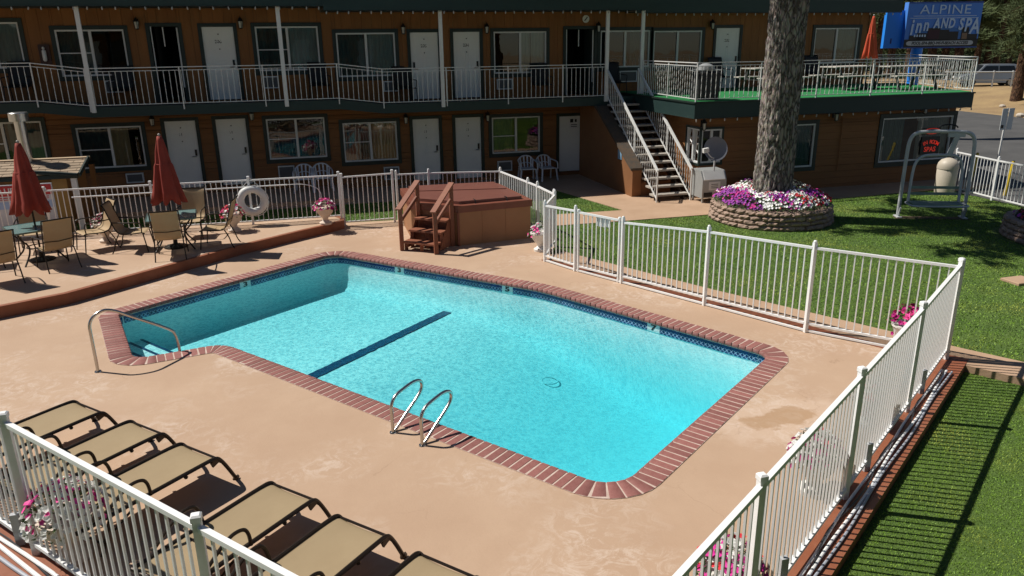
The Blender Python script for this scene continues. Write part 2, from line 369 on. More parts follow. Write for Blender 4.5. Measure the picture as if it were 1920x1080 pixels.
# coping: one object per brick on a mortar bed
mort = mat('coping_mortar', (.58,.46,.39), .85, var=(8,(.42,.30,.24),.8), bump=(60,.3,.004))
MB().prism(offset_poly(PI, .274), -.07, .0075, [offset_poly(PI, -.018)]).build('mortar_bed', mort, POOL)
brick_m = mat('coping_brick', (.235,.088,.075), .62, var=(18,(.30,.135,.115),.8), bump=(70,.35,.004), rnd=.15)
def brick_mesh(w, wo=None):
    prof = [(-.03,-.055),(-.046,-.04),(-.047,-.012),(-.035,.008),(-.015,.013),(.27,.010),(.27,-.05)]
    m = MB(); b = .004
    for x, sh in ((-w/2, 0), (-w/2+b, 1), (w/2-b, 1), (w/2, 0)): m.v += [(x, y if sh else y*1.0, z if sh else min(z, .013)-.004) for y, z in prof]
    k = len(prof)
    for i in range(3):
        for j in range(k): m.f.append((i*k+j, i*k+(j+1) % k, (i+1)*k+(j+1) % k, (i+1)*k+j))
    if wo: m.v = [(x*(1+(wo/w-1)*max(0, y)/.27), y, z) for x, y, z in m.v]
    m.f.append(tuple(range(k))[::-1]); m.f.append(tuple(range(3*k, 4*k))); return m.mesh('brick', brick_m, True, fix=True)
BRK = brick_mesh(.098)
def walk(poly, pitch, closed=True):
    P = [Vector(p) for p in poly]+([Vector(poly[0])] if closed else []); L = [0]
    for a, b in zip(P, P[1:]): L.append(L[-1]+(b-a).length)
    n = round(L[-1]/pitch); k = 0
    for i in range(n):
        s = (i+.5)*L[-1]/n
        while L[k+1] < s: k += 1
        t = (s-L[k])/(L[k+1]-L[k]); d = (P[k+1]-P[k]).normalized()
        yield P[k].lerp(P[k+1], t), d
def smooth_dir(poly, pitch):
    q = list(walk(poly, pitch)); n = len(q)
    for i in range(n):
        d = q[(i+1) % n][0]-q[i-1][0]; yield q[i][0], d.normalized()
cb = list(smooth_dir(PI, .1155)); co_ = [p+Vector((d.y,-d.x))*.27 for p, d in cb]; NB = len(cb)
for i, (p, d) in enumerate(cb):
    wo = ((co_[(i+1) % NB]-co_[i]).length+(co_[i]-co_[i-1]).length)/2-.0175
    me = BRK if abs(wo-.098) < .007 else brick_mesh(.098, max(.03, wo))
    inst('brick', me, POOL, (p.x, p.y, random.uniform(-.0015,.0015)), (random.uniform(-.006,.006), random.uniform(-.006,.006), math.atan2(d.y, d.x)+math.pi+random.uniform(-.012,.012)), (random.uniform(.97,1.02) if me == BRK else 1,1,1))
# waterline tiles with a diamond pattern
tile_m = bpy.data.materials.new('diamond_tile'); tile_m.use_nodes = True
def tile_material(ma):
    n, l = nodes(ma); b = n['Principled BSDF']; b.inputs['Roughness'].default_value = .18
    tc = n.new('ShaderNodeTexCoord'); sx = n.new('ShaderNodeSeparateXYZ'); l.new(tc.outputs['Object'], sx.inputs[0])
    def mth(op, a, c=None):
        t = n.new('ShaderNodeMath'); t.operation = op
        for k, v in enumerate((a, c)):
            if v is None: continue
            if isinstance(v, (int, float)): t.inputs[k].default_value = v
            else: l.new(v, t.inputs[k])
        return t.outputs[0]
    x = mth('PINGPONG', mth('ADD', sx.outputs[0], 1), .0375); z = mth('PINGPONG', mth('ADD', sx.outputs[2], 1), .0375)
    e = mth('ABSOLUTE', mth('SUBTRACT', mth('ADD', x, z), .0375)); line = mth('LESS_THAN', e, .0075)
    low = mth('LESS_THAN', sx.outputs[2], .005); line = mth('MULTIPLY', line, low)
    dot = mth('MULTIPLY', mth('LESS_THAN', mth('ADD', x, z), .018), low)
    m1 = n.new('ShaderNodeMix'); m1.data_type = 'RGBA'; l.new(line, m1.inputs[0]); m1.inputs[6].default_value = (.008,.028,.12,1); m1.inputs[7].default_value = (.26,.38,.52,1)
    m2 = n.new('ShaderNodeMix'); m2.data_type = 'RGBA'; l.new(dot, m2.inputs[0]); l.new(m1.outputs[2], m2.inputs[6]); m2.inputs[7].default_value = (.01,.02,.07,1)
    oi = n.new('ShaderNodeObjectInfo'); mr = n.new('ShaderNodeMapRange'); mr.inputs[3].default_value = .75; mr.inputs[4].default_value = 1.25; l.new(oi.outputs['Random'], mr.inputs[0])
    hs = n.new('ShaderNodeHueSaturation'); l.new(mr.outputs[0], hs.inputs['Value']); l.new(m2.outputs[2], hs.inputs['Color']); l.new(hs.outputs[0], b.inputs['Base Color'])
tile_material(tile_m)
TIL = MB().box(-.0725,.0725,-.004,.008,-.075,.075).mesh('tile', tile_m)
MARK = MB().box(-.0725,.0725,-.004,.009,-.075,.075).mesh('depth_tile', mat('white_tile',(.55,.68,.68),.2))
tp = list(smooth_dir(offset_poly(PI, -.006), .15))
marks = {}
for px, py, tx in ((451,533,'3'), (754,506,'3'), (950,541,'5'), (1220,612,'7')):
    q = at(px, py, -.12); marks[min(range(len(tp)), key=lambda i: (tp[i][0]-Vector(q[:2])).length)] = tx
blackp = mat('black_print', (.01,.01,.012), .5)
for i, (p, d) in enumerate(tp):
    rz = math.atan2(d.y, d.x)+math.pi
    o = inst('depth_tile' if i in marks else 'tile', MARK if i in marks else TIL, POOL, (p.x, p.y, -.125), (0,0,rz), (1.7,1.05,1) if i in marks else (1,1,1))
    if i in marks:
        t = text('depth_number', marks[i], .13, blackp, None, Matrix.Identity(4), .001, bold=.004); t.parent = o; t.matrix_local = facing((0,-.007,-.005), (0,-1,0))
# water
wat = bpy.data.materials.new('pool_water'); wat.use_nodes = True
def water_material(ma):
    n, l = nodes(ma); n.remove(n['Principled BSDF']); out = n['Material Output']
    tc = n.new('ShaderNodeTexCoord'); P = tc.outputs['Object']
    wn = n.new('ShaderNodeTexNoise'); wn.inputs['Scale'].default_value = 3.2; wn.inputs['Detail'].default_value = 3; l.new(P, wn.inputs['Vector'])
    off = n.new('ShaderNodeVectorMath'); off.operation = 'SCALE'; off.inputs['Scale'].default_value = .22; l.new(wn.outputs['Color'], off.inputs[0])
    ad = n.new('ShaderNodeVectorMath'); ad.operation = 'ADD'; l.new(P, ad.inputs[0]); l.new(off.outputs[0], ad.inputs[1])
    def web(scale):
        v = n.new('ShaderNodeTexVoronoi'); v.feature = 'SMOOTH_F1'; v.inputs['Scale'].default_value = scale; v.inputs['Smoothness'].default_value = .35; l.new(ad.outputs[0], v.inputs['Vector'])
        return v.outputs['Distance']
    def mth(op, a, c):
        t = n.new('ShaderNodeMath'); t.operation = op
        for k, q in enumerate((a, c)):
            if isinstance(q, (int, float)): t.inputs[k].default_value = q
            else: l.new(q, t.inputs[k])
        return t.outputs[0]
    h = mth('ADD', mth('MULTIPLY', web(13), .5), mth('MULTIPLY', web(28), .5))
    # ripples and painted caustics die out towards the deep, still corner
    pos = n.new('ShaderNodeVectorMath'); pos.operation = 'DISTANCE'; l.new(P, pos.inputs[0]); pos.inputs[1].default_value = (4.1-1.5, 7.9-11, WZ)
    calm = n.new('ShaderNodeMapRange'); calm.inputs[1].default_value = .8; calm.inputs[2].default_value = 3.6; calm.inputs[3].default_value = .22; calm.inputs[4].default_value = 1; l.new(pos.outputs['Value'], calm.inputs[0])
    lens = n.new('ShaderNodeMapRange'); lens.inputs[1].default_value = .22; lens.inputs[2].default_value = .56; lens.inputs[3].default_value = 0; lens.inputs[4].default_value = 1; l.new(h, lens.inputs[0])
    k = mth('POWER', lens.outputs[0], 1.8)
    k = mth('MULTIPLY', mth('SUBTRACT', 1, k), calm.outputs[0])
    col = n.new('ShaderNodeMix'); col.data_type = 'RGBA'; l.new(k, col.inputs[0]); col.inputs[6].default_value = (1,1,1,1); col.inputs[7].default_value = (.66,.77,.81,1)  # caustic light and dark painted into the transparent tint of the surface
    bp = n.new('ShaderNodeBump'); bp.inputs['Strength'].default_value = .3; bp.inputs['Distance'].default_value = .025; l.new(mth('MULTIPLY', h, calm.outputs[0]), bp.inputs['Height'])
    tr = n.new('ShaderNodeBsdfTransparent'); l.new(col.outputs[2], tr.inputs[0])
    gl = n.new('ShaderNodeBsdfGlossy'); gl.inputs['Roughness'].default_value = .03; l.new(bp.outputs[0], gl.inputs['Normal'])
    fr = n.new('ShaderNodeFresnel'); fr.inputs['IOR'].default_value = 1.33; l.new(bp.outputs[0], fr.inputs['Normal'])
    mx = n.new('ShaderNodeMixShader'); l.new(fr.outputs[0], mx.inputs[0]); l.new(tr.outputs[0], mx.inputs[1]); l.new(gl.outputs[0], mx.inputs[2]); l.new(mx.outputs[0], out.inputs['Surface'])
    va = n.new('ShaderNodeVolumeAbsorption'); va.inputs['Color'].default_value = (.0,.80,.86,1); va.inputs['Density'].default_value = .56; l.new(va.outputs[0], out.inputs['Volume'])
water_material(wat)
tag(MB().prism([p for p in offset_poly(PI, .012)], -2.3, WZ).build('water', wat, None, org=(1.5,11,0)), kind='structure').location = (1.5,11,0)
# ================================================================ MOTEL
WY = 25.0; RY = 23.5                              # wall plane, balcony edge
def floor2(x):                                    # upper floor steps down to the right by two ramps
    if x < -6.52: return 3.06
    if x < -5.27: return 3.06+(2.89-3.06)*(x+6.52)/1.25
    if x < 1.37: return 2.89
    if x < 2.67: return 2.89+(2.72-2.89)*(x-1.37)/1.3
    return 2.72
wood = mat('brown_siding', (.25,.105,.03), .72, var=(2.5,(.19,.077,.022),.8), bump=(18,.3,.006), rnd=.07, stretch=(3,3,.35))
woodh = mat('brown_lap_siding', (.245,.105,.034), .72, var=(2.5,(.19,.08,.026),.8), bump=(18,.3,.006), rnd=.06, stretch=(.35,3,3))
green = mat('dark_green_trim', (.012,.022,.018), .5, var=(4,(.016,.03,.025),.8), bump=(30,.15,.004))
greenw = mat('green_fascia', (.013,.034,.032), .55, var=(1.2,(.019,.043,.040),.8), bump=(20,.2,.004), stretch=(.3,1,2))
whitep = mat('white_paint', (.72,.72,.70), .45, var=(6,(.62,.62,.59),.6))
doorw = mat('door_white', (.78,.78,.74), .5, var=(1.5,(.70,.70,.66),.6))
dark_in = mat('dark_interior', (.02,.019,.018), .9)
alu = mat('window_frame_white', (.62,.63,.62), .4)
curt = {k: mat('curtain_'+k, c, .9, var=(9,tuple(x*.8 for x in c),.7,2), stretch=(6,1,.3)) for k, c in dict(grey=(.36,.40,.37), teal=(.13,.22,.21), cream=(.55,.42,.24), pale=(.48,.52,.48), dim=(.10,.13,.12)).items()}
glass = bpy.data.materials.new('window_glass'); glass.use_nodes = True
def glass_material(ma, ior, tint):
    n, l = nodes(ma); n.remove(n['Principled BSDF']); out = n['Material Output']
    tr = n.new('ShaderNodeBsdfTransparent'); tr.inputs[0].default_value = (*tint,1); gl = n.new('ShaderNodeBsdfGlossy'); gl.inputs['Roughness'].default_value = .012
    fr = n.new('ShaderNodeFresnel'); fr.inputs['IOR'].default_value = ior; mx = n.new('ShaderNodeMixShader')
    nz = n.new('ShaderNodeTexNoise'); nz.inputs['Scale'].default_value = 1.3; tc = n.new('ShaderNodeTexCoord'); l.new(tc.outputs['Object'], nz.inputs['Vector'])
    bp = n.new('ShaderNodeBump'); bp.inputs['Strength'].default_value = .12; bp.inputs['Distance'].default_value = .03; l.new(nz.outputs[0], bp.inputs['Height']); l.new(bp.outputs[0], gl.inputs['Normal'])
    l.new(fr.outputs[0], mx.inputs[0]); l.new(tr.outputs[0], mx.inputs[1]); l.new(gl.outputs[0], mx.inputs[2]); l.new(mx.outputs[0], out.inputs['Surface'])
glass_material(glass, 1.75, (.80,.86,.84))
MOTEL = thing('motel', 'two-storey brown wooden motel with dark green trim and white doors', 'motel', (6,25,0), world=True)
def rects(a0, a1, b0, b1, ops, pitch):            # strips along a (width pitch) with openings (a0,a1,b0,b1) removed
    cuts = [a0]; k = a0+pitch
    while k < a1-.03: cuts.append(k); k += pitch
    cuts.append(a1); out = []
    for u, v in zip(cuts, cuts[1:]):
        e = sorted({u, v}|{x for o in ops for x in o[:2] if u+.004 < x < v-.004})
        for p, q in zip(e, e[1:]):
            mid = (p+q)/2; lo = b0
            for o in sorted((o for o in ops if o[0] <= mid <= o[1]), key=lambda o: o[2]):
                if o[2] > lo+.01: out.append((p, q, lo, min(o[2], b1)))
                lo = max(lo, o[3])
            if lo < b1-.01: out.append((p, q, lo, b1))
    return out
def planks(name, x0, x1, z0, z1, ops, pitch, ma, parent, P, vertical=True, gap=.006, th=.03, lap=0):
    """P(x, d, z): wall coordinates -> world; d = depth behind the face"""
    rs = rects(x0, x1, z0, z1, ops, pitch) if vertical else [(c, d, a, b) for a, b, c, d in rects(z0, z1, x0, x1, [(o[2], o[3], o[0], o[1]) for o in ops], pitch)]
    bk = MB()
    for (a, b, c, d) in rs:
        g = min(gap, (b-a)/4); m = MB()
        if vertical: A = [(a+g/2,0,c),(b-g/2,0,c),(b-g/2,0,d),(a+g/2,0,d)]
        else: A = [(a,-lap,c+g),(b,-lap,c+g),(b,0,d),(a,0,d)]
        F = [P(*q) for q in A]; B = [P(q[0], th, q[2]) for q in A]
        m.add(F+B, [(0,1,2,3),(4,7,6,5),(0,4,5,1),(1,5,6,2),(2,6,7,3),(3,7,4,0)]); m.build(name, ma, parent)
        q = [P(a,th+.004,c),P(b,th+.004,c),P(b,th+.004,d),P(a,th+.004,d)]; bk.add(q, [(0,1,2,3)])
    bk.build('wall', green, parent)
PF = lambda x, d, z: (x, WY+d, z)
OF = lambda x, d, z: (x, 19.9+d, z)
OS = lambda y, d, z: (11.4+d, y, z)
def rect(tl, br, Y=WY):
    a = atY(*tl, Y); b = atY(*br, Y); return [a.x, b.x, b.z, a.z]
def window(parent, P, r, split=.5, cur=(), mid=None, trim=.11, horiz=None):
    x0, x1, z0, z1 = r; W = lambda mb, a, b, c, d, e, f: mb.add([P(a,c,e),P(b,c,e),P(b,d,e),P(a,d,e),P(a,c,f),P(b,c,f),P(b,d,f),P(a,d,f)], [(0,3,2,1),(4,5,6,7),(0,1,5,4),(1,2,6,5),(2,3,7,6),(3,0,4,7)])
    t = MB(); e = trim
    for q in ((x0-e,x1+e,z1,z1+e), (x0-e*1.0,x1+e*1.0,z0-e*1.15,z0)): W(t, q[0], q[1], -.035, .03, q[2], q[3])
    for q in ((x0-e,x0), (x1,x1+e)): W(t, q[0], q[1], -.032, .03, z0, z1)
    t.build('window_trim', green, parent)
    f = MB(); s = .045
    for q in ((x0,x1,z1-s,z1), (x0,x1,z0,z0+s)): W(f, q[0], q[1], -.012, .05, q[2], q[3])
    for q in ((x0,x0+s), (x1-s,x1)): W(f, q[0], q[1], -.010, .05, z0+s, z1-s)
    xm = x0+(x1-x0)*split
    if split < 1: W(f, xm-.035, xm+.035, -.011, .05, z0+s, z1-s)
    if mid: W(f, x0+s, xm-.035, .0, .03, z0+(z1-z0)*mid-.014, z0+(z1-z0)*mid+.014)
    fo = f.build('window', alu, parent)
    for a, b in ([(x0+s, xm-.035), (xm+.035, x1-s)] if split < 1 else [(x0+s, x1-s)]):
        g = MB(); g.add([P(a,.034,z0+s),P(b,.034,z0+s),P(b,.034,z1-s),P(a,.034,z1-s)], [(0,1,2,3)]); g.build('pane', glass, fo, org=parent['_o'])
    for (u, v, k) in cur:
        c = MB(); a = x0+(x1-x0)*u; b = x0+(x1-x0)*v; n = max(8, int((b-a)/.03)); ph = random.random()*6
        for i in range(n+1):
            x = a+(b-a)*i/n; d = .12+.022*math.sin(i*1.55+ph)+.012*math.sin(i*.6+ph*2)
            c.v += [P(x, d, z0-.02), P(x, d, z1+.02)]
        c.f = [(2*i, 2*i+2, 2*i+3, 2*i+1) for i in range(n)]; c.build('curtain', curt[k], fo, 'all', org=parent['_o'])
    return fo
lockm = mat('dark_lock', (.03,.03,.03), .35, .6); brass = mat('lever_metal', (.55,.53,.48), .3, 1)
def door(parent, r, num=None, opened=False, handle='r', numsize=.13, Y=WY, numc=(.09,.08,.07), panels=True):
    x0, x1, z0, z1 = r; e = .10; t = MB()
    t.box(x0-e,x1+e,Y-.033,Y+.05,z1,z1+e)
    for q in ((x0-e,x0), (x1,x1+e)): t.box(q[0],q[1],Y-.033,Y+.05,z0,z1)
    t.build('door_trim', green, parent)
    if opened:                                     # open doorway with a dark door leaf swung inwards
        d = MB(); d.bar((x1-.03,Y+.06,(z0+z1)/2-.0), (x1-.03,Y+.8,(z0+z1)/2), .04, z1-z0-.02); do = d.build('door', mat('dark_door',(.03,.045,.042),.5), parent)
        s = MB(); s.box(x0+.02,x0+.05,Y+.01,Y+.04,z0,z1); s.box(x0+(x1-x0)*.44,x0+(x1-x0)*.44+.03,Y+.01,Y+.03,z1-.55,z1-.02); s.box(x1-.06,x1-.02,Y+.005,Y+.03,z0+.4,z1-.03); s.build('screen_frame', alu, do, org=parent['_o'])
        return do
    d = MB(); d.box(x0+.004,x1-.004,Y+.012,Y+.05,z0+.02,z1-.004)
    w_, h_ = x1-x0, z1-z0
    if panels:
        for (u0, u1, v0, v1) in ((.12,.46,.80,.93),(.54,.88,.80,.93),(.12,.46,.44,.76),(.54,.88,.44,.76),(.12,.46,.08,.38),(.54,.88,.08,.38)):
            a, b, c, f = x0+w_*u0, x0+w_*u1, z0+h_*v0, z0+h_*v1
            for q in ((a,b,c,c+.014),(a,b,f-.014,f),(a,a+.014,c+.014,f-.014),(b-.014,b,c+.014,f-.014)): d.box(q[0],q[1],Y+.006,Y+.0125,q[2],q[3])
    do = d.build('door', doorw, parent)
    hx = x1-.09 if handle == 'r' else x0+.09; sg = -1 if handle == 'r' else 1
    l = MB(); l.box(hx-.03,hx+.03,Y-.012,Y+.012,z0+.98,z0+1.16); l.build('lock', lockm, do, org=parent['_o'])
    l = MB(); l.tube([(hx,Y-.01,z0+.96),(hx,Y-.05,z0+.96),(hx+sg*.12,Y-.05,z0+.955)], .014, 6); l.build('handle', brass, do, org=parent['_o'])
    if num:
        nm = mat('number_metal', numc, .4)
        t_ = text('door_number', num, numsize, nm, do, Matrix.Translation(-Vector(parent['_o']))@facing(((x0+x1)/2-.02, Y+.0095, z0+h_*.80), (0,-1,0)), .003, bold=.002)
        p = MB()
        for dz in (.90, .70): p.ball(((x0+x1)/2, Y+.008, z0+h_*dz), .02, 8, 4)
        p.build('peephole', nm, do, org=parent['_o'])
    return do
# ---- openings surveyed on the facade
UW = [(rect((-70,42),(50,128)), dict(cur=((0,1,'grey'),))), (rect((101,56),(245,141)), dict(cur=((0,.5,'dim'),), mid=.5)),
      (rect((477,50),(602,131)), dict(cur=((0,.5,'dim'),(.5,1,'grey')), mid=.48)), (rect((629,62),(744,142)), dict(cur=((0,.52,'dim'),(.5,1,'grey')))),
      (rect((925,59.5),(1024,136)), dict(cur=((.5,1,'pale'),))), (rect((1126,57.5),(1216,125)), dict(cur=((.62,1,'dim'),))),
      (rect((1226,58),(1312.5,124)), dict(cur=())), (rect((1529,52.7),(1603.5,117)), dict(cur=((.5,1,'teal'),)))]
UD = [(rect((279,50),(352,183)), None), (rect((376.8,50.4),(452.4,183)), '206'), (rect((768,60.8),(825.6,187)), '205'), (rect((849,59.8),(902,184)), '204'),
      (rect((1061,55),(1112,176)), None), (rect((1343.5,52.5),(1379.5,163)), '202')]
for r, _ in UD: r[2] = floor2((r[0]+r[1])/2)+.02
ops = [tuple(r) for r, _ in UW]+[tuple(r) for r, _ in UD]
for x0, x1, top in ((-9.6,1.1,5.52), (1.1,21.0,5.40)): planks('plank', x0, x1, 2.6, top, ops, .305, wood, MOTEL, PF)
for r, k in UW: window(MOTEL, PF, r, **k)
for r, k in UD: door(MOTEL, r, k, k is None, 'r' if k in ('206','204','202') else 'l')
LW = [(rect((-75,232),(92,306)), dict(cur=((.55,1,'teal'),), mid=.5)), (rect((141,240),(276,311)), dict(cur=((0,.5,'dim'),(.5,.78,'cream')), mid=.45)),
      (rect((498,223.5),(614,294)), dict(cur=(), mid=.5)), (rect((641.5,231),(747,299)), dict(cur=((0,.52,'dim'),(.52,1,'cream')), mid=.5)), (rect((921.5,220.7),(1012,284)), dict(cur=((0,.45,'dim'),), mid=.48))]
LD = []
for px, tx in (((307,228),'11'), ((403,224),'11'), ((773,224),'11'), ((853,221),'11')):
    a = atY(*px, WY); LD.append(([a.x, a.x+.87, a.z-2.03, a.z], tx))
sto = rect((1048.3,218.4),(1097.5,319.5)); LD.append((sto, None))
ops = [tuple(r) for r, _ in LW]+[tuple(r) for r, _ in LD]
planks('siding_board', -9.6, 10.5, -.1, 2.62, ops, .29, woodh, MOTEL, PF, vertical=False, lap=.008)
for r, k in LW: window(MOTEL, PF, r, **k)
for r, k in LD[:-1]: door(MOTEL, r, k, False, 'r', .11, numc=(.45,.40,.28))
do = door(MOTEL, sto, None, False, 'r', panels=False)
pa = MB(); cx = (sto[0]+sto[1])/2+.05; pa.box(cx-.17,cx+.17,WY+.004,WY+.011,sto[3]-.42,sto[3]-.08); pa.build('notice', whitep, do, org=MOTEL['_o'])
pa = MB(); pa.box(cx-.14,cx-.03,WY+.0015,WY+.004,sto[3]-.22,sto[3]-.10); pa.box(cx+.03,cx+.10,WY+.0015,WY+.004,sto[3]-.21,sto[3]-.11)
for k in range(2): pa.box(cx-.11,cx+.11,WY+.0015,WY+.004,sto[3]-.31-.06*k,sto[3]-.285-.06*k)
pa.build('notice_print', blackp, do, org=MOTEL['_o'])
# rooms behind the openings, end walls, roof
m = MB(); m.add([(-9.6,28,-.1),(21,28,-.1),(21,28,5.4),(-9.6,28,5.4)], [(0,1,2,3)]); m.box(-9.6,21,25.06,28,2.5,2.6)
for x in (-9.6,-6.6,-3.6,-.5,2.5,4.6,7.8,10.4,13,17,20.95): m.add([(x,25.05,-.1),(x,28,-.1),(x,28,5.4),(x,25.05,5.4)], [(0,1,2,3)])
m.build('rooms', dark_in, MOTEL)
m = MB(); m.box(20.97,21.05,25.0,33,0,5.4); m.box(-9.65,21.05,33,33.1,0,5.4); m.box(-9.7,-9.61,25,33,0,5.5); m.build('end_wall', wood, MOTEL)
shing = mat('roof_shingle', (.085,.085,.085), .9, var=(6,(.14,.14,.135),.9), bump=(40,.5,.01))
m = MB()
for x0, x1, y0, z in ((-10.2,1.12,23.25,5.52), (1.12,11.15,23.22,5.40), (11.15,21.72,24.25,5.36)):
    m.add([(x0,y0,z+.36),(x1,y0,z+.36),(x1,29.2,z+1.35),(x0,29.2,z+1.35),(x1,34.2,z+.36),(x0,34.2,z+.36)], [(0,1,2,3),(3,2,4,5)])
rf = m.build('roof', shing, MOTEL)
for x0, x1, y0, z in ((-10.2,1.12,23.25,5.52), (1.12,11.15,23.22,5.40), (11.15,21.72,24.25,5.36)):
    m = MB(); m.box(x0,x1,y0-.03,y0,z-.02,z+.40); m.box(x0,x1,y0,34.2,z,z+.02); m.box(x1-.03,x1,y0+.005,34.2,z+.021,z+.40); m.build('fascia', greenw, rf, org=MOTEL['_o'])
# balcony slab
m = MB(); xs = [-9.8,-6.52,-5.27,1.37,2.67,11.05]
for a, b in zip(xs, xs[1:]):
    za, zb = floor2(a+.001), floor2(b-.001)
    m.add([(a,RY,za-.2),(b,RY,zb-.2),(b,WY,zb-.2),(a,WY,za-.2),(a,RY,za),(b,RY,zb),(b,WY,zb),(a,WY,za)], [(0,3,2,1),(4,5,6,7),(0,1,5,4),(1,2,6,5),(2,3,7,6),(3,0,4,7)])
m.build('balcony_floor', mat('balcony_grey',(.06,.065,.065),.8), MOTEL)
m = MB()
for a, b in zip(xs, xs[1:]):
    za, zb = floor2(a+.001), floor2(b-.001); lo = .25 if a > -6 else .25
    m.add([(a,RY-.06,za-lo),(b,RY-.06,zb-lo),(b,RY-.003,zb-lo),(a,RY-.003,za-lo),(a,RY-.06,za+.02),(b,RY-.06,zb+.02),(b,RY-.003,zb+.02),(a,RY-.003,za+.02)], [(0,3,2,1),(4,5,6,7),(0,1,5,4),(1,2,6,5),(2,3,7,6),(3,0,4,7)])
m.build('balcony_fascia', greenw, MOTEL)
for px, py in ((144.8,15.7),(519.3,11),(822.8,22),(1136.7,21.5),(1203,21.5)):
    x = atY(px, py, 23.55).x; m = MB(); m.box(x-.055,x+.055,23.37,23.435,floor2(x)-.12,5.38 if x > 1 else 5.5); m.build('column', whitep, MOTEL)
# office wing under the sun deck
oww = [rect((1316,243),(1349.5,304),19.9), rect((1452,235),(1521,312),19.9), rect((1656,222),(1775,297),19.9)]
planks('siding_board', 11.43, 20.45, -.1, 2.4, [tuple(r) for r in oww], .2, woodh, MOTEL, OF, vertical=False, lap=.008)
sw = [20.0, 20.75, oww[0][2]-.02, oww[0][3]]
planks('siding_board', 19.9, 25.0, -.1, 2.4, [tuple(sw)], .2, woodh, MOTEL, OS, vertical=False, lap=.008)
m = MB(); m.box(20.42,20.47,19.93,25,-.1,2.4); m.build('end_wall', woodh, MOTEL)
MB().box(11.395,11.432,19.895,19.93,-.1,2.4).build('corner_board', wood, MOTEL)
window(MOTEL, OF, oww[0], trim=.06); window(MOTEL, OS, sw, trim=.06); window(MOTEL, OF, oww[1], cur=((.3,.98,'teal'),)); W3 = window(MOTEL, OF, oww[2], split=1, cur=((.0,.35,'teal'),(.55,1,'grey')), trim=.13)
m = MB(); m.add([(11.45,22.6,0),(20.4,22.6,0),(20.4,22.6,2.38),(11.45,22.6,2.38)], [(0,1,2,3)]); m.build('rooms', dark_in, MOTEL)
deckp = [(10.84,19.4),(20.54,19.4),(22.5,24.4),(22.5,25.02),(10.84,25.02)]
MB().prism(deckp, 2.34, 2.79).build('sun_deck', greenw, MOTEL)
MB().prism(offset_poly(deckp, .035), 2.76, 2.80).build('deck_edge', green, MOTEL)
turf = mat('green_turf', (.012,.17,.045), .95, var=(30,(.02,.23,.06),.7), bump=(160,.6,.01))
MB().prism(offset_poly(deckp, -.06), 2.795, 2.812).build('deck_turf', turf, MOTEL)
# closet under the staircase with a sloping top
def yz(prof, x0, x1, mb=None):
    m = mb or MB(); n = len(prof); m.add([(x0,y,z) for y, z in prof]+[(x1,y,z) for y, z in prof], [tuple(range(n)), tuple(range(2*n-1,n-1,-1))]+[(i,n+i,n+(i+1) % n,(i+1) % n) for i in range(n)]); return m
clo = mat('closet_panel',(.26,.115,.045),.75,var=(1.5,(.21,.09,.035),.8))
yz([(20.55,-.05),(20.55,.84),(23.4,2.42),(24.98,2.42),(24.98,-.05)], 9.55, 9.84).build('closet', clo, MOTEL, fix=True)
yz([(20.62,-.05),(20.62,.40),(23.4,2.28),(24.98,2.40),(24.98,-.05)], 9.842, 10.85).build('closet', clo, MOTEL, fix=True)
yz([(20.47,.80),(20.47,.87),(23.3,2.47),(23.5,2.47),(23.5,2.42),(23.38,2.40)], 9.46, 9.85).build('closet_roof', mat('closet_shingle',(.10,.065,.04),.9,var=(9,(.05,.05,.045),.8),bump=(40,.4,.01)), MOTEL, fix=True)
MB().box(9.53,9.548,21.35,21.62,1.0,1.28).build('notice', mat('blue_plaque',(.25,.42,.60),.5), MOTEL)
# air conditioners, lanterns, round plaque
grille = mat('ac_grille', (.12,.125,.13), .6); acw = mat('ac_white', (.60,.61,.60), .5)
def ac(tl, br):
    x0, x1, z0, z1 = rect(tl, br); m = MB(); s = .035
    m.box(x0,x1,WY-.10,WY+.02,z0,z0+s); m.box(x0,x1,WY-.10,WY+.02,z1-s,z1); m.box(x0,x0+s,WY-.10,WY+.02,z0+s,z1-s); m.box(x1-s,x1,WY-.10,WY+.02,z0+s,z1-s)
    o = m.build('air_conditioner', acw, MOTEL); g = MB(); g.box(x0+s,x1-s,WY-.07,WY+.01,z0+s,z1-s)
    for k in range(7): zz = z0+s+(z1-z0-2*s)*(k+.3)/7; g.box(x0+s,x1-s,WY-.088,WY-.07,zz,zz+.018)
    g.build('grille', grille, o, org=MOTEL['_o'])
for q in (((196,151),(233,173)), ((492,143),(524,165)), ((718,152),(747,171)), ((931,148),(960,167)), ((1160,133),(1192,153)), ((521,311),(554,333)), ((719,313),(749,335)), ((932,302),(959,319)), ((236,325),(272,341))): ac(*q)
lampglass = mat('lantern_glass', (.5,.5,.45), .2)
def lantern(p, d=(0,-1)):
    d = Vector((*d, 0)); p = Vector(p); c = p+d*.14; m = MB(); m.bar(p+d*.01+Vector((0,0,-.08)), p+d*.01+Vector((0,0,.12)), .09, .02, up=d); m.tube([p+d*.02+Vector((0,0,.1)), p+d*.1+Vector((0,0,.17)), c+Vector((0,0,.14))], .012, 6)
    m.lathe([(.02,.15),(.085,.05),(.085,.04),(.02,.045)][::-1], 8, c); m.lathe([(.03,-.17),(.05,-.15),(.05,-.14),(.02,-.138)], 8, c)
    for t in range(4): a = t*math.pi/2+.4; m.bar(c+Vector((.055*math.cos(a),.055*math.sin(a),-.15)), c+Vector((.07*math.cos(a),.07*math.sin(a),.045)), .012)
    o = m.build('wall_lantern', mat('black_iron',(.012,.012,.012),.45), MOTEL); g = MB(); g.lathe([(.042,-.138),(.06,.04)], 8, c); g.build('lamp_glass', lampglass, o, org=MOTEL['_o'])
for px, py in ((257,44),(451,43),(755,54),(911,53),(1120,51),(1333,46),(286,225),(472,215),(760,222),(913,218)): lantern(atY(px, py, WY-.02))
